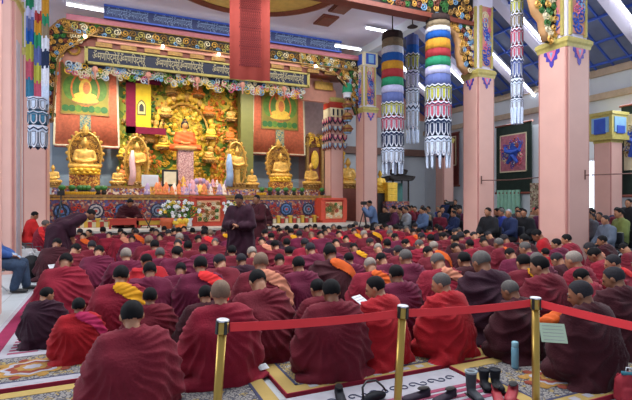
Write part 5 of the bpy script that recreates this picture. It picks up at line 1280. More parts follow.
# ---------------------------------------------------------------- standing and special people
def robed(J, k, label, loc, rz, sc=1.0, hair='b', extra=None, group=None, flare=.36, skin=1):
    L = [('robe', ROBE[k], robe_stand_specs(J, flare), .016)]
    if extra: L.append(extra)
    L.append(('shoes', mat('shoe_black', '#121214', .5), shoe_specs(J), 0))
    return posed(J, SKIN[skin], L, hair, label, loc, rz, sc, name='monk', voxel=.016)
def at(x, d): p = D(x, HY, d); return (p.x, p.y, 0)
J = stand_joints(bend=6, bow=34, yaw=10)
robed(J, 'V', 'standing monk in very dark robe with lowered head amid the seated rows', at(241, 9.0), PI*.82, 1.0)
J = stand_joints(bend=0, bow=14, yaw=10)
robed(J, 'D', 'second standing monk in dark maroon robe, farther back beside the altar cabinet', at(258, 12.2), PI*.62, 1.0)
J = stand_joints(bend=62, bow=10, yaw=0, arms='down'); J['haL'] = Vector(J['elL'])+Vector((.05, .05, -.25)); J['haR'] = Vector(J['elR'])+Vector((-.05, .05, -.25))
q = D(58, 232, 10.3); robed(J, 'V', 'monk in dark robe bending deeply forward behind the seated rows at the left', (q.x, q.y, 0), -PI*.42, 1.05)
# people on the altar platform and at its left
def onstage(x, y, Y, k, ak, hk, hd, label, z=ZS, sc=1.0, pk='B'):
    p = PY(x, HY, Y); s = dict(loc=Vector((p.x, Y, z)), P=PROTO[pk], r=math.radians(hd), sc=sc, rk=k, hk=hk, ak=ak, label=label, px=(x, y), skin=1, group='monks seated on the platform', d=15, pk=pk)
    return make_monk(s)
onstage(127, 204, 16.55, 'D', None, 'b', 200, 'reader in dark maroon seated behind the low red table before the altar', sc=1.15)
onstage(262, 212, 15.3, 'D', None, 'b', 170, 'monk in dark maroon seated on the platform right of the standing pair', sc=.95, pk='A')
p = D(33, HY, 12.6)
def chair_at(loc, rz, label, group=None, c='#2b2d33'):
    t = thing('folding_chair', label, 'chair', loc, rz, group); cm = mat('chair_'+c[1:], c, .5)
    MB().bb(-.22, .22, -.2, .24, .41, .45).build('seat', cm, t, bevel=.01); MB().bb(-.22, .22, -.25, -.21, .6, .88).build('backrest', cm, t, bevel=.01)
    for sx in (-1, 1): MB().tube([(sx*.2, .2, 0), (sx*.2, -.2, .42), (sx*.2, -.24, .88)], .012, 6).build('frame', METAL, t); MB().tube([(sx*.2, -.24, 0), (sx*.2, .2, .42)], .012, 6).build('leg', METAL, t)
    return t
J = sit_joints(bow=30, lean=.14)
posed(J, SKIN[1], [('robe', mat('robe_scarlet', '#b01f20', .85, var=.15), jacket_specs(J, .06)+[[(J['hipL'], .14), (J['knL'], .13), (J['hipR'], .14), (J['knR'], .13)], [(J['knL'], .12), (J['knR'], .12), (J['anL'], .13), (J['anR'], .13)]], .01)], 'b',
      'person in orange red robe seated at the far left beside the patchwork banner pillar', (p.x-.15, p.y+.1, 0), -PI*.4, .95, name='person')
chair_at((p.x-.15, p.y+.1, 0), -PI*.4, 'chair under the person in orange red robe at the far left')
p = D(41, HY, 11.6); s = dict(loc=Vector((p.x, p.y, .28)), P=PROTO['A'], r=math.radians(-60), sc=.95, rk='C', hk='g', ak='r', label='grey headed person in crimson seated low at the left below the orange red robe', px=(41, 212), skin=0, group=None, d=11, pk='A'); rt = make_monk(s)
o = MB().bb(-.4, .4, -.35, .35, 0, .278).build('red_cushion', mat('cushion_red', '#9c1c28', .85), bevel=.04); o.location = (p.x, p.y, 0); tag(o, 'thick red cushion under the grey headed person in crimson', 'cushion')

# jeans man by the left pillar
DENIM = mat('denim_blue', '#2f3e54', .85, var=.2, scale=20, bump=.2); JB = mat('jacket_blue', '#34528c', .8, var=.12); DK = mat('cloth_charcoal', '#20242c', .85, var=.15); BLK = mat('shoe_black', '#121214', .5)
gk = G(11, 292); J = sit_joints(bow=20, lean=-.02); J['knL'] = (-.16, .44, .5); J['knR'] = (.14, .46, .48); J['anL'] = (-.14, .5, .09); J['anR'] = (.15, .36, .09)
posed(J, SKIN[0], [('jacket', JB, jacket_specs(J, .045), .006), ('jeans', DENIM, trouser_specs(J, .03), .004), ('shoes', BLK, shoe_specs(J), 0)], 'b', 'person in blue jacket and jeans seated half behind the left edge pillar', (gk.x-.28, gk.y-.05, 0), -PI/2, 1.0, voxel=.013)
chair_at((gk.x-.28, gk.y-.05, 0), -PI/2, 'chair under the person in jeans by the left edge pillar', c='#3b3434')
m = MB().use(mat('cloth_pale_blue', '#8fa6c0', .8)); m.ell((0, 0, .0), (.2, .17, .05), 12, 6); m.ell((.12, .05, -.05), (.12, .1, .05), 8, 6); o = m.build('folded_cloth', smooth=True); o.location = (gk.x-.08, gk.y-.05, .66); tag(o, 'pale blue folded cloth on the lap of the person in jeans', 'cloth')
# bags at the left
def backpack(loc, rz, s, mt, label, trim=METAL):
    t = thing('backpack', label, 'bag', loc, rz); q = Org(); q.hull([((0, 0, .05), (.2, .13, .05)), ((0, 0, .3), (.18, .11, .08)), ((0, 0, .4), (.1, .07, .04))]); q.hull([((0, .12, .1), (.13, .05, .07)), ((0, .11, .2), (.11, .04, .05))])
    put('bag_body', q.skin('bag', .015, 2, mt, lambda p, n: .008*noise.noise(p*8), zmin=.002), t)
    for e in (-1, 1): MB().tube([(e*.1, -.1, .36), (e*.12, -.17, .25), (e*.11, -.15, .1), (e*.1, -.1, .06)], .016, 6).build('strap', mt, t, smooth=True)
    MB().tube([(-.04, 0, .43), (-.03, 0, .49), (.03, 0, .49), (.04, 0, .43)], .01, 6).build('handle', trim, t, smooth=True); t.scale = (s, s, s); return t
g1 = G(31, 280); backpack((g1.x, g1.y, 0), .3, 1.15, mat('bag_black', '#17171b', .7, var=.2), 'black backpack on the floor beside the left carpet stripe')
WB = mat('bag_white', '#c3c6ca', .6, var=.05)
for i, (x, y, s_) in enumerate(((29, 266, 1.15), (38, 269, 1.1), (47, 275, .8))):
    gq = G(x, y); q = Org(); q.hull([((0, 0, .05), (.19, .1, .05)), ((0, 0, .34), (.17, .03, .04))]); me = q.skin('bag', .015, 3, WB, lambda p, n: .015*noise.noise(p*7+Vector((i, 0, 0))), zmin=.002)
    t = thing('shopping_bag', ('white shopping bag farthest left behind the black backpack', 'white shopping bag right of the first, behind the black backpack', 'small white bag on the carpet stripe right of the backpack')[i], 'bag', (gq.x, gq.y, 0), .4*i); t.scale = (s_,)*3
    put('bag_body', me, t)
    for e in (-1, 1): MB().tube([(-.07, e*.03, .36), (-.06, e*.05, .48), (.06, e*.05, .48), (.07, e*.03, .36)], .006, 5).build('handle', mat('bag_handle', '#5a5560'), t)

# lay people at the right: prototypes, then copies with their own clothes and places
def layset(nm, J, up, low, hk, hood=False):
    return posed(J, SKIN[0], [('jacket', up, jacket_specs(J, .045), .006), ('trousers', low, trouser_specs(J), .004), ('shoes', BLK, shoe_specs(J), 0)], hk, nm, (0, 0, 0), 0, 1.0, voxel=.018, hood=hood, name='person')
CL = {k: mat('coat_'+k, c, .85, var=.12) for k, c in dict(black='#17181d', navy='#1f2a4c', blue='#26388a', pale='#566070', white='#8a8e96', green='#6a7440', maroon='#5c1628', red='#a02434', grey='#4f525a', khaki='#7a6c56', sky='#4c5f80', plum='#4a1c3a').items()}
Jp = {'lap': sit_joints(12, 0), 'left': sit_joints(10, 40, lean=.05), 'cam': sit_joints(4, 10, 'cam'), 'stand': stand_joints(0, 6, 0, 'down'), 'standcam': stand_joints(4, 4, 0, 'camera')}
LAYP = {}; LAYR = []
first = {}
def lay(kind, x, d, rz, up, hk, label, low='black', sc=1.0, z=0.0, group='seated visitors behind the pillars', hood=False, chair=True):
    key = (kind, hood); loc = at(x, d); loc = (loc[0], loc[1], z)
    if key not in LAYP: r = layset(label, Jp[kind], CL['black'], CL['navy'], hk, hood); LAYP[key] = r
    else: r = dup(LAYP[key], loc, rz)
    r.location = loc; r.rotation_euler = (0, 0, rz); r.scale = (sc,)*3; r['label'] = label; r['group'] = group
    for c in list(r.children)+[g for c_ in r.children for g in c_.children]:
        n = c.name.split('.')[0]
        if n == 'jacket': setmat(c, CL[up])
        elif n == 'trousers': setmat(c, CL[low])
        elif n == 'hair': setmat(c, HAIR[hk] if isinstance(hk, str) else hk)
    ch_ = None
    if kind in ('lap', 'left', 'cam') and chair: ch_ = chair_at(loc, rz, 'dark chair under the '+' '.join(label.replace(',', '').replace('seated ', '').split()[:12]), 'folding chairs of the visitors')
    LAYR.append((r, ch_)); return r
W = PI  # facing the hall centre (-X) is +90 degrees
RED_HAT = mat('hat_red', '#b02a3a', .8); CAPG = mat('cap_grey', '#8f949c', .8)
A_ = [ # between the arch pillar and the second pillar, x 395-462
 ('lap', 391, 17.6, 1.9, 'black', 'b', 'seated visitor in black coat just right of the photographer in blue'),
 ('lap', 398, 16.9, 1.2, 'black', 'g', 'grey haired seated visitor in black nearest the photographer in blue'),
 ('left', 404, 18.4, 2.2, 'maroon', 'b', 'seated visitor in maroon, farther back beside the painted chest'),
 ('lap', 408, 16.6, 1.3, 'white', 'd', 'seated visitor in white coat between the two striped banners below'),
 ('left', 415, 17.6, 1.7, 'maroon', 'b', 'seated visitor in maroon right of the white coated one'),
 ('lap', 421, 16.4, 1.4, 'sky', 'b', 'seated visitor in pale blue shirt, left of the distant pillar'),
 ('lap', 412, 20.2, 2.0, 'red', 'b', 'distant visitor in red sitting against the far wall'),
 ('lap', 423, 20.6, 2.0, 'maroon', 'd', 'distant visitor in maroon at the far wall beside the red one'),
 ('lap', 433, 16.0, 1.4, 'sky', 'b', 'seated visitor in pale blue in front of the distant pillar'),
 ('lap', 428, 17.9, 1.8, 'grey', 'b', 'seated visitor in grey just left of the distant pillar'),
 ('left', 444, 16.9, 1.9, 'navy', 'b', 'seated visitor in navy below the man with the camera'),
 ('lap', 452, 16.1, 1.4, 'black', 'b', 'seated visitor in black close left of the second pillar'),
 ('lap', 459, 17.3, 1.5, 'plum', 'b', 'seated visitor in plum half hidden by the second pillar'),
 ('left', 440, 18.6, 1.5, 'blue', 'g', 'grey haired visitor in blue beside the distant pillar')]
for k, x, d, rz, up, hk, lb in A_: lay(k, x, d, rz, up, hk, lb, group='visitors between the arch pillar and second pillar')
lay('standcam', 456, 18.3, 2.0, 'black', 'b', 'standing cameraman in black holding a camera left of the second pillar', group='standing visitors', sc=.93)
lay('stand', 446, 19.6, 2.0, 'navy', 'b', 'standing visitor in navy beside the cameraman in black', group='standing visitors', sc=.92)
B_ = [
 ('lap', 497, 14.6, 1.3, 'navy', 'b', 'seated visitor in navy at the left of the gap between right pillars'),
 ('lap', 505, 13.6, 1.2, 'blue', 'g', 'seated visitor in bright blue jacket between the two right pillars'),
 ('left', 503, 16.2, 1.6, 'black', 'b', 'seated visitor in black beneath the pale green screen'),
 ('lap', 512, 15.4, 1.6, 'khaki', 'b', 'seated visitor in khaki below the right edge of the green screen'),
 ('lap', 520, 13.8, 1.2, 'black', 'b', 'long haired visitor in black between the blue jacket and the nearest pillar'),
 ('left', 519, 16.8, 1.7, 'grey', 'b', 'seated visitor in grey before the patterned curtain'),
 ('lap', 527, 15.0, 1.5, 'white', RED_HAT, 'visitor with red hat between the two right pillars'),
 ('lap', 534, 15.9, 1.4, 'white', 'd', 'seated visitor in white right of the red hat'),
 ('lap', 531, 13.6, 1.2, 'pale', 'b', 'seated visitor in pale grey close to the nearest right pillar'),
 ('left', 511, 12.9, 1.3, 'navy', CAPG, 'visitor with pale cap in navy coat in front of the blue jacket'),
 ('lap', 537, 17.4, 1.9, 'black', 'b', 'distant visitor in black beside the patterned curtain')]
for k, x, d, rz, up, hk, lb in B_: lay(k, x, d, rz, up, hk, lb, group='visitors between the two right pillars', hood=('long haired' in lb))
lay('lap', 509, 14.5, 1.1, 'white', 'b', 'seated visitor in white scarf leaning beside the blue jacket', group='visitors between the two right pillars')
lay('lap', 592, 14.6, 1.5, 'maroon', 'b', 'seated visitor in maroon beside the nearest pillar, under the bright window', group='visitors at the right edge')
lay('lap', 604, 12.6, 1.25, 'black', 'b', 'black haired visitor with long hair at the right, left of the green jacket', group='visitors at the right edge', hood=True)
lay('left', 598, 11.5, 1.2, 'grey', 'b', 'seated visitor in dark grey low beside the nearest pillar', group='visitors at the right edge')
lay('lap', 616, 11.3, 1.0, 'green', 'b', 'seated visitor in olive green jacket near the right edge', group='visitors at the right edge', sc=1.04)
lay('lap', 607, 10.6, 1.2, 'pale', 'd', 'seated visitor in pale grey coat beside the olive green jacket', group='visitors at the right edge', sc=.93)
lay('stand', 629, 11.6, 1.5, 'black', 'b', 'tall standing visitor in black at the right edge of the photo', group='standing visitors', sc=.94)
lay('lap', 622, 13.4, 1.5, 'black', 'b', 'visitor in black between the green jacket and the standing figure', group='visitors at the right edge')
rr = random.Random(31)
HID = [(x, rr.uniform(13.2, 16.4), 'gap') for x in (494, 500, 508, 516, 523, 529, 536, 498, 513, 526)]+[(x, rr.uniform(15.6, 19), 'mid') for x in (388, 395, 402, 410, 418, 426, 437, 448, 455, 460)]+[(x, rr.uniform(11.5, 14.5), 'edge') for x in (595, 601, 611, 619, 628)]
for x, d, w_ in HID:
    lay('lap' if rr.random() < .6 else 'left', x, d, rr.uniform(1, 2.1), rr.choice(['black', 'navy', 'maroon', 'grey', 'black', 'plum', 'khaki']), rr.choice('bbbd'),
        'visitor in dark coat half hidden in the seated crowd '+{'gap': 'between the two right pillars', 'mid': 'left of the second pillar', 'edge': 'by the right edge'}[w_], sc=rr.uniform(.9, 1.04),
        group='half hidden visitors, '+w_)
for it in range(80):
    for i in range(len(LAYR)):
        for j in range(i+1, len(LAYR)):
            a, b = LAYR[i][0], LAYR[j][0]; dx = a.location-b.location; dd = dx.length
            if 1e-4 < dd < .62: a.location += dx/dd*(.62-dd)*.3; b.location -= dx/dd*(.62-dd)*.3
for r_, c_ in LAYR:
    v = r_.location.copy(); pillar_push(v, .3); v.x = min(v.x, 15.4); v.y = min(v.y, 20.3); r_.location = v
    if c_: c_.location = v
# photographer in blue with tripod camera
p = at(396, 15.4); Jq = stand_joints(10, 14, 8, 'camera'); 
posed(Jq, SKIN[1], [('shirt', CL['sky'], jacket_specs(Jq, .05), .008), ('trousers', CL['black'], trouser_specs(Jq), .004), ('shoes', BLK, shoe_specs(Jq), 0)], 'b', 'photographer in pale blue shirt bending to a camera near the arch pillar', (D(374, HY, 15.3).x, D(374, HY, 15.3).y, 0), 1.2, .92, voxel=.016)
def tripod(x, d, h, label, cl, spread=.35):
    p = at(x, d); t = thing('camera_tripod', label, 'tripod', p)
    for k in range(3): a = 2*PI*k/3+.4; MB().tube([(0, 0, h-.15), (spread*math.cos(a), spread*math.sin(a), .01)], [.02, .012], 6).build('leg', BLK, t)
    MB().tube([(0, 0, h-.25), (0, 0, h)], .018, 8).build('column', BLK, t); m = MB(); m.bb(-.09, .09, -.06, .06, h, h+.12).tube([(0, .05, h+.06), (0, .17, h+.06)], [.045, .05], 12); m.build('camera', BLK, t, bevel=.008); return t
tripod(364, 15.6, 1.45, 'camera on black tripod left of the photographer in pale blue', BLK)
tripod(61, 12.8, 1.75, 'tall black camera tripod standing before the left end of the altar', BLK, .5)
m = MB(); cq = at(453, 17.9); m.bb(-.12, .12, -.07, .07, 1.42, 1.56).tube([(-.1, 0, 1.49), (-.28, 0, 1.49)], [.05, .06], 10); o = m.build('video_camera', BLK, bevel=.01); o.location = (cq[0]-.12, cq[1], .0); tag(o, 'video camera held by the standing cameraman in black', 'camera')
m = MB().use(BLK); c0 = Vector((0, 0, 0)); m.tube([(0, 0, 0), (.16, 0, .45), (.2, 0, .5)], .02, 6); m.tube([(.1, -.05, .0), (-.12, 0, .42)], .018, 6); q = PY(147, 205, 15.8); o = m.build('music_stand'); o.location = (q.x, 15.7, ZS); tag(o, 'black slanted stand right of the low red reading table', 'stand')
# ---------------------------------------------------------------- carpets
def carpet_mat(name, ground, line, accent, sc=1.0):
    m, nt, b = nodes(name); b.inputs['Roughness'].default_value = .95; b.inputs['Specular IOR Level'].default_value = .1
    tc = nt.nodes.new('ShaderNodeTexCoord'); mp = nt.nodes.new('ShaderNodeMapping'); mp.inputs['Scale'].default_value = (sc, sc, sc); nt.links.new(tc.outputs['Object'], mp.inputs['Vector'])
    v = nt.nodes.new('ShaderNodeTexVoronoi'); v.feature = 'DISTANCE_TO_EDGE'; v.inputs['Scale'].default_value = 30; nt.links.new(mp.outputs['Vector'], v.inputs['Vector'])
    g = nt.nodes.new('ShaderNodeMath'); g.operation = 'LESS_THAN'; g.inputs[1].default_value = .1; nt.links.new(v.outputs['Distance'], g.inputs[0])
    v2 = nt.nodes.new('ShaderNodeTexVoronoi'); v2.inputs['Scale'].default_value = 20; nt.links.new(mp.outputs['Vector'], v2.inputs['Vector'])
    sp = nt.nodes.new('ShaderNodeSeparateColor'); nt.links.new(v2.outputs['Color'], sp.inputs['Color'])
    g2 = nt.nodes.new('ShaderNodeMath'); g2.operation = 'GREATER_THAN'; g2.inputs[1].default_value = .78; nt.links.new(sp.outputs['Green'], g2.inputs[0])
    m1 = nt.nodes.new('ShaderNodeMix'); m1.data_type = 'RGBA'; m1.inputs['A'].default_value = rgb(ground); m1.inputs['B'].default_value = rgb(accent); nt.links.new(g2.outputs[0], m1.inputs['Factor'])
    m2 = nt.nodes.new('ShaderNodeMix'); m2.data_type = 'RGBA'; m2.inputs['B'].default_value = rgb(line); nt.links.new(m1.outputs['Result'], m2.inputs['A']); nt.links.new(g.outputs[0], m2.inputs['Factor'])
    nt.links.new(m2.outputs['Result'], b.inputs['Base Color']); MATS[name] = m; return m
CG = carpet_mat('carpet_grey_pattern', '#88847f', '#4b4a52', '#9a8650'); CY = carpet_mat('carpet_yellow_pattern', '#a28c50', '#3f4460', '#b0aa9a', 1.2); CR = carpet_mat('carpet_field', '#7c6c74', '#4c3440', '#a08a70', .8)
CW = mat('carpet_white', '#98969e', .95, var=.08, scale=12); CYE = mat('carpet_yellow_edge', '#a08850', .95, var=.1); CRE = mat('carpet_red_edge', '#8c1f33', .9, var=.08); CPK = mat('carpet_pink', '#8a4058', .95, var=.12, scale=10)
CDK = mat('carpet_dark_line', '#3a3c54', .95); CBR = mat('carpet_rust', '#7a3a2c', .95, var=.15); CGD = mat('carpet_gold', '#96723a', .95, var=.15)
o = MB().bb(-.55, 8.9, 5.7, 14.2, 0, .012).build('field_carpet', CR); tag(o, 'large faded patterned carpet under the middle and far rows', 'carpet')
t = thing('runner_carpet', 'pale carpet runner with a pink stripe along the left walkway', 'carpet', (0, 0, 0))
MB().bb(-1.32, -.56, 5.2, 14.4, 0, .012).build('ground', CW, t); MB().bb(-1.26, -1.1, 5.2, 14.4, .012, .015).build('pink_stripe', mat('stripe_crimson', '#802446', .95), t)
m = MB(); y = 5.25
while y < 14.3:
    m.use(CPK).bb(-1.02, -.74, y, y+.05, .012, .015); y += .11
m.build('pink_flecks', None, t)
def mat_rug(x0, x1, y0, y1, name, label, ground, edge, bord=.12, h=.035, z=0.0, medal=None):
    t = thing(name, label, 'carpet', ((x0+x1)/2, (y0+y1)/2, z)); w, d = (x1-x0)/2, (y1-y0)/2
    MB().bb(-w, w, -d, d, 0, h).build('pile', ground, t)
    m = MB(); m.use(edge)
    for a, b, c, e in ((-w, w, -d, -d+bord), (-w, w, d-bord, d), (-w, -w+bord, -d+bord, d-bord), (w-bord, w, -d+bord, d-bord)): m.bb(a, b, c, e, h, h+.004)
    m.use(CDK)
    for a, b, c, e in ((-w+bord, w-bord, -d+bord, -d+bord+.025), (-w+bord, -w+bord+.025, -d+bord, d-bord), (w-bord-.025, w-bord, -d+bord, d-bord)): m.bb(a, b, c, e, h, h+.005)
    x = -w+bord+.1
    while x < w-bord-.05:
        m.use(CW); m.bb(x, x+.08, -d+bord*.25, -d+bord*.75, h+.004, h+.006); x += .16
    m.build('border', None, t)
    m = MB().use(CRE); m.bb(-w-.012, w+.012, -d-.012, -d, 0, h+.004).bb(-w-.012, -w, -d, d, 0, h+.004); m.build('red_edging', None, t)
    if medal:
        for mx, my, r in medal:
            m = MB()
            for k, (rr_, mm) in enumerate(((1, CGD), (.82, CW), (.66, CBR), (.45, CGD), (.25, CW))):
                m.use(mm); N = 28; vs = [(mx+r*rr_*(1+.12*math.cos(8*2*PI*q/N))*math.cos(2*PI*q/N)*1.2, my+r*rr_*(1+.12*math.cos(8*2*PI*q/N))*math.sin(2*PI*q/N)*.9, h+.006+.002*k) for q in range(N)]; m.add(vs, [tuple(range(N))])
            for q in range(10): a = 2*PI*q/10; m.use(CBR if q % 2 else CGD); m.ell((mx+r*1.35*math.cos(a), my+r*.95*math.sin(a), h+.004), (.05, .05, .008), 6, 4)
            m.build('medallion', None, t)
    return t
mat_rug(-1.5, 1.2, 4.62, 5.6, 'sitting_carpet', 'grey patterned carpet with gold medallion under the two boy monks', CG, CW, medal=[(-.55, -.02, .26), (.75, .0, .2)])
mat_rug(-1.6, 1.22, 3.3, 4.5, 'sitting_carpet', 'grey and yellow patterned carpet at the bottom left corner', CG, CYE, medal=[(.2, .25, .2), (.9, .2, .16)])
mat_rug(1.32, 3.62, 3.55, 4.75, 'sitting_carpet', 'yellow bordered carpet under the monks at the middle rope post', CY, CYE)
mat_rug(3.7, 6.6, 3.55, 4.75, 'sitting_carpet', 'yellow patterned carpet with red edge under the monk left of right post', CY, CYE)
mat_rug(2.98, 6.2, 2.45, 3.5, 'sitting_carpet', 'cream carpet with red and gold medallion at the bottom right', CG, CYE, medal=[(-.98, -.08, .2), (.4, .1, .2)])
t = thing('strip_carpet', 'white carpet strip with curly border and pink stripes at the bottom centre', 'carpet', (0, 0, 0)); MB().bb(.2, 2.95, 2.2, 3.5, 0, .02).build('ground', CW, t)
m = MB().use(CPK)
for y in (3.1, 3.02, 2.94, 2.85, 2.72, 2.6): m.bb(.2, 2.95, y, y+.045, .02, .024)
m.build('pink_stripes', None, t); m = MB(); x = .35
while x < 2.85:
    m.use(CDK)
    for a0 in (0, PI): 
        pts = [(x+.05*math.cos(a0)+.05*(1-.7*k/9)*math.cos(a0+k*.6), 3.3+.05*(1-.7*k/9)*math.sin(a0+k*.6), .023) for k in range(10)]; m.tube(pts, .006, 4)
    x += .2
m.build('curl_border', None, t)
# low reading tables between the rows
def bench(x0, x1, Y, label, z=0):
    t = thing('reading_bench', label, 'table', ((x0+x1)/2, Y, z)); w = (x1-x0)/2; MB().bb(-w, w, -.13, .13, .2, .23).build('tabletop', mat('bench_top', '#a09484', .6), t); MB().bb(-w, w, -.14, -.12, .14, .235).build('front_board', mat('bench_red', '#6c2a24', .55), t)
    for e in (-1, 1): MB().bb(e*w-.03*e-.02, e*w-.03*e+.02, -.11, .11, 0, .2).build('leg', mat('bench_red', '#6c2a24', .55), t)
g1 = G(62, 345); bench(-.25, 1.05, 6.35, 'low reading bench in front of the two boy monks')
# sheets and books
PAPER = mat('paper_white', '#c9ccd2', .8, var=.02)
def sheet(x, y, z, w, h, rz, tilt, label, name='paper_sheet', mt=None, cat='paper'):
    p = G(x, y, z); m = MB(); m.bb(-w/2, w/2, -h/2, h/2, 0, .004)
    m.use(mt or PAPER); m.mi = [0]*len(m.f); dk = mat('ink_grey', '#807f84', .8)
    m.use(dk)
    for k in range(5): m.bb(-w*.4, w*.4, -h*.38+k*h*.18, -h*.38+k*h*.18+h*.03, .004, .005)
    m.mats = [mt or PAPER, dk]; m.mi = [0]*6+[1]*30
    o = m.build(name); o.location = p; o.rotation_euler = (tilt, 0, rz); return tag(o, label, cat)
sheet(553, 333, .52, .2, .17, -.65, .9, 'pale green printed sheet held before the large dark robed monk', 'prayer_sheet', mat('paper_green', '#92a490', .8, var=.02))
sheet(363, 302, .34, .2, .26, .5, .5, 'white page in front of the profile monk in bright red')
sheet(263, 367, .08, .1, .07, .3, .4, 'small white card on the carpet edge right of the left post', 'paper_card')
sheet(304, 297, .3, .3, .16, -.2, .2, 'white prayer page left of the broad maroon monk')
sheet(55, 268, .3, .2, .2, .5, .7, 'white page left of the monk in wide crimson robe'); sheet(77, 265, .3, .16, .2, -.3, .8, 'white page right of the monk in wide crimson robe')
sheet(187, 243, .35, .3, .2, .2, .5, 'white open page held in the left middle rows'); sheet(421, 249, .25, .18, .22, .3, .8, 'white page among the rows right of centre'); sheet(447, 249, .4, .12, .22, .2, .9, 'white page right of the grey headed monk with orange sash')
sheet(111, 229, .3, .3, .15, 0, .4, 'white page in the far left rows beside the grey headed monk')
o = Org(); o.hull([((0, 0, 0), (.12, .07, .04)), ((.12, .03, .03), (.06, .05, .03))]); o.hull([((.1, 0, 0), .03), ((.2, -.02, .05), .02)]); q = G(550, 320, .56); ob = put('orange_cloth', o.skin('cloth', .012, 2, ACC['o'], lambda p, n: .008*math.sin(p.x*60+p.y*30)), None, q); tag(ob, 'bunched orange cloth above the pale green sheet', 'cloth')
# ---------------------------------------------------------------- rope posts
BRASS = mat('brass', '#b09048', .3, .8, var=.08); BLKM = mat('black_plastic', '#141315', .4); BELT = mat('belt_red', '#e52c34', .6, var=.04, scale=10)
def post(x, y, d, bx, label):
    top = D(x, y, d); t = thing('rope_post', label, 'post'); H = top.z; bot = D(bx, 400, d); k = top.z/max(.2, (top.z-bot.z)); base = Vector((top.x+(bot.x-top.x)*k*.9, top.y+(bot.y-top.y)*k*.9, 0))
    ax = (top-base); t.location = base; ax_n = ax.normalized(); L = ax.length; q = Vector((0, 0, 1)).rotation_difference(ax_n); t.rotation_mode = 'QUATERNION'; t.rotation_quaternion = q
    MB().lathe([(.0255, .03), (.0255, L-.075)], n=24).build('pole', BRASS, t, smooth=True)
    bh = MB().lathe([(.03, L-.085), (.034, L-.08), (.034, L-.012)], n=24).build('belt_head', BRASS, t, smooth=True)
    for a in range(4): an = a*PI/2+.3; m = MB(); c, s = math.cos(an), math.sin(an); m.box((.035*c, .035*s, L-.045), (.012, .018, .075), an); m.build('belt_slot', BLKM, bh)
    MB().lathe([(.036, L-.012), (.036, L-.003), (.03, L), (.0, L)], n=24).build('cap', METAL, t); MB().lathe([(.17, 0), (.17, .012), (.12, .03), (.03, .045), (.026, .06)], n=32).build('base', BRASS, t, smooth=True); return top
T1 = post(223, 319, 2.64, 217, 'brass rope post at the left, red belt leaving its right side')
T2 = post(403, 305, 2.98, 397, 'brass rope post in the middle of the three, before the red robed monks')
T3 = post(535.5, 297, 3.22, 536, 'brass rope post at the right, beside the pale green sheet')
dir34 = Vector((D(632, HY, 2.72).x-D(535.5, HY, 3.22).x, D(632, HY, 2.72).y-D(535.5, HY, 3.22).y, 0)).normalized()
def belt(A, B, label, sag=.012):
    A = Vector(A); B = Vector(B); u = (B-A).normalized(); n = Vector((-u.y, u.x, 0)).normalized(); vs = []; N = 16
    for k in range(N+1):
        t = k/N; p = A+(B-A)*t-Vector((0, 0, sag*4*t*(1-t))); tw = .05*math.sin(t*PI*2)
        for zz in (-.026, .026): vs += [p+Vector((0, 0, zz))+n*(.0012+tw*zz), p+Vector((0, 0, zz))-n*(.0012-tw*zz)]
    m = MB(); f = []
    for k in range(N): a, b = 4*k, 4*k+4; f += [(a, b, b+2, a+2), (a+1, a+3, b+3, b+1), (a+2, b+2, b+3, a+3), (a, a+1, b+1, b)]
    m.add(vs, f); return tag(m.build('rope_belt', BELT, smooth=False), label, 'belt')
P1, P2, P3 = T1-Vector((0, 0, .05)), T2-Vector((0, 0, .055)), T3-Vector((0, 0, .04)); o1 = (P2-P1).normalized()*.042; o2 = (P3-P2).normalized()*.042
belt(P1+o1, P2-o1, 'red barrier belt between the left and the middle brass posts'); belt(P2+o2, P3-o2, 'red barrier belt between the middle and the right brass posts')
E4 = P3+dir34*1.8; E4.z = P3.z-.0; belt(P3+dir34*.042, E4-dir34*.05, 'red barrier belt running from the right brass post out of the photo', sag=.03)
# ---------------------------------------------------------------- things on the carpet
q = G(515, 372); t = thing('thermos_bottle', 'pale blue thermos bottle standing on the carpet left of the right post', 'bottle', (q.x, q.y, .04)); MB().lathe([(.03, 0), (.033, .01), (.033, .19), (.028, .2)], n=20).build('bottle_body', mat('thermos_blue', '#6fa0b4', .4), t, smooth=True); MB().lathe([(.03, .2), (.031, .205), (.031, .245), (.026, .25)], n=20).build('lid', mat('thermos_lid', '#84b2c2', .4), t, smooth=True)
def boot(x, y, rz, h, mt, label, rim=None, z=.02, s=1.0):
    q = G(x, y); t = thing('boot', label, 'shoe', (q.x, q.y, z), rz); t.scale = (s,)*3; o = Org(); o.hull([((0, 0, .05), (.045, .05, .04)), ((0, 0, h-.02), (.055, .06, .02))]); o.hull([((0, 0, .045), (.045, .05, .04)), ((0, .16, .035), (.045, .05, .03))]); me = o.skin('boot', .009, 2, mt, lambda p, n: .004*noise.noise(p*14), zmin=.003)
    put('upper', me, t); MB().bb(-.045, .045, -.05, .2, 0, .012).build('sole', BLKM, t, bevel=.004)
    m = MB(); m.lathe([(.058, h-.02), (.062, h), (.05, h+.005), (.045, h-.015)], n=18); m.build('cuff', rim or mt, t, smooth=True); return t
BB = mat('boot_black', '#16181f', .7, var=.3, scale=30)
boot(484, 388, 2.6, .17, BB, 'black furry boot left of the pair below the thermos', mat('fur_dark', '#23252d', .95, var=.4, scale=90), z=.022, s=.82); boot(495, 390, 2.7, .17, BB, 'black furry boot right of the pair below the thermos', mat('fur_dark', '#23252d', .95, var=.4, scale=90), z=.04, s=.82)
boot(471, 398, 2.9, .24, mat('boot_slate', '#2b3038', .6), 'tall slate boot with pale grey opening at the bottom edge', mat('cuff_pale', '#8f9aa0', .8), z=.022, s=.85)
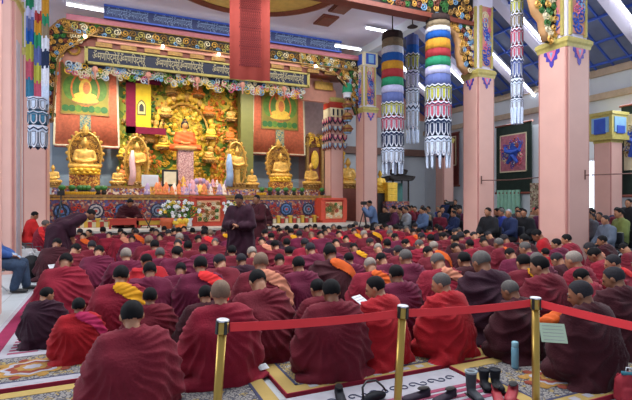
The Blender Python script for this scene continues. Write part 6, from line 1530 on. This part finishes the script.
def shoe(x, y, rz, mt, inner, label, z=.001, s=1.0):
    q = G(x, y); t = thing('shoe', label, 'shoe', (q.x, q.y, z), rz); t.scale = (s,)*3; o = Org(); o.hull([((0, -.08, .035), (.04, .045, .032)), ((0, .1, .03), (.045, .06, .026))]); o.hull([((0, -.09, .07), (.036, .035, .02)), ((0, -.06, .04), .04)])
    put('upper', o.skin('shoe', .008, 2, mt, None, zmin=.003), t); MB().bb(-.045, .045, -.13, .15, 0, .01).build('sole', BLKM, t, bevel=.004); m = MB(); m.lathe([(.038, .0), (.036, .006), (.026, .004), (.0, .002)], n=16); o2 = m.build('opening', inner, t); o2.location = (0, -.055, .086); o2.scale = (.85, 1.5, 1); return t
SR = mat('shoe_red', '#8e1c2a', .6)
shoe(497, 399, 2.5, SR, BLKM, 'red shoe at the bottom edge left of its mate'); shoe(512, 398, 2.2, SR, BLKM, 'red shoe at the bottom edge right of its mate', s=1.1)
shoe(340, 400, 2.8, BB, BLKM, 'black shoe at the bottom edge below the broad maroon robe'); shoe(418, 400, 1.6, mat('shoe_plum', '#2c2230', .7), BLKM, 'dark plum shoe at the bottom edge right of the middle post'); shoe(446, 401, 1.8, mat('shoe_plum', '#2c2230', .7), BLKM, 'dark plum shoe nearer the slate boot at the bottom edge')
q = G(366, 398); m = MB(); m.tube([(-.11, 0, 0), (-.1, .02, .07), (-.04, .04, .1), (.05, .03, .09), (.1, 0, .04), (.12, -.02, 0)], .009, 8); t = thing('handbag', 'black handbag with looped handle at the bottom edge centre', 'bag', (q.x, q.y-.12, .02), .2); o = Org(); o.hull([((-.1, 0, .03), .03), ((.1, 0, .03), .03), ((0, 0, .05), (.1, .04, .03))]); put('bag_body', o.skin('bag', .01, 2, BB, zmin=.002), t); hb = m.build('handle', BLKM, t, smooth=True); hb.location = (0, 0, .06)
q = G(625, 404); t = backpack((q.x+.05, q.y, 0), 2.4, .58, mat('bag_crimson', '#8c2430', .7, var=.2), 'red and teal backpack at the bottom right corner', METAL)
m = MB().use(mat('bag_teal', '#2f6474', .7)); m.tube([(-.19, .04, .08), (-.2, .03, .3), (-.08, .04, .42), (.1, .04, .42)], .03, 8); m.build('teal_side', None, t, smooth=True)
# ---------------------------------------------------------------- light and camera
def area(name, loc, size, energy, rot, col=(1, 1, 1)):
    l = bpy.data.lights.new(name, 'AREA'); l.shape = 'RECTANGLE'; l.size = size[0]; l.size_y = size[1]; l.energy = energy; l.color = col
    o = bpy.data.objects.new(name, l); COL.objects.link(o); o.location = loc; o.rotation_euler = rot; return o
area('nave_overhead_fill', (3.6, 6.5, 7.7), (9, 6), 800, (0, 0, 0), (.97, .98, 1))  # broad unseen panel added overhead to light the congregation
area('lantern_area_lamp', (RC[0], RC[1], 9.1), (2.6, 2.6), 480, (0, 0, 0), (.97, .98, 1))  # unseen area lamp inside the capped dome, facing down
area('altar_front_fill', (3.6, 15.0, 7.7), (9, .5), 110, (math.radians(25), 0, 0), (1, .96, .88))  # frontal light added for the arch and altar, no fixture
area('left_side_fill', (-6.5, 9, 4.5), (3, 9), 300, (0, math.radians(-75), 0), (.86, .92, 1))  # unseen area light added for side light, no left windows exist here
area('right_aisle_fill', (15.5, 9, 5.6), (2.0, 12), 420, (0, math.radians(60), 0), (.9, .95, 1))  # area light added to brighten the right aisle, wall and roof
for i, (x, y) in enumerate(((85, 36), (163, 46), (219, 54), (316, 66), (120, 40), (270, 60))):  # spots set inside to brighten the altar; last two have no downlight fixture
    p = PY(x, y, YA); l = bpy.data.lights.new('altar_downlight_fill', 'SPOT'); l.energy = 240; l.color = (1, .93, .82); l.spot_size = math.radians(125); l.spot_blend = .8; l.shadow_soft_size = .1
    o = bpy.data.objects.new('altar_downlight_fill', l); COL.objects.link(o); o.location = (p.x, YA+.9, 6.5); o.rotation_euler = (math.radians(28), 0, 0)
w = bpy.data.worlds.new('world'); SC.world = w; w.use_nodes = True
w.node_tree.nodes['Background'].inputs[0].default_value = (.74, .83, 1, 1); w.node_tree.nodes['Background'].inputs[1].default_value = .4
cam = bpy.data.cameras.new('camera'); co = bpy.data.objects.new('camera', cam); COL.objects.link(co); SC.camera = co
cam.sensor_width = 36; cam.lens = F/632*36; co.location = (0, 0, CH); co.rotation_euler = (PI/2, 0, -TH); cam.shift_y = -(200-HY)/632; cam.clip_end = 100; cam.clip_start = .05
SC.view_settings.view_transform = 'Standard'; SC.view_settings.look = 'None'; SC.view_settings.gamma = 1; SC.view_settings.use_curve_mapping = False; SC.view_settings.exposure = 0.6
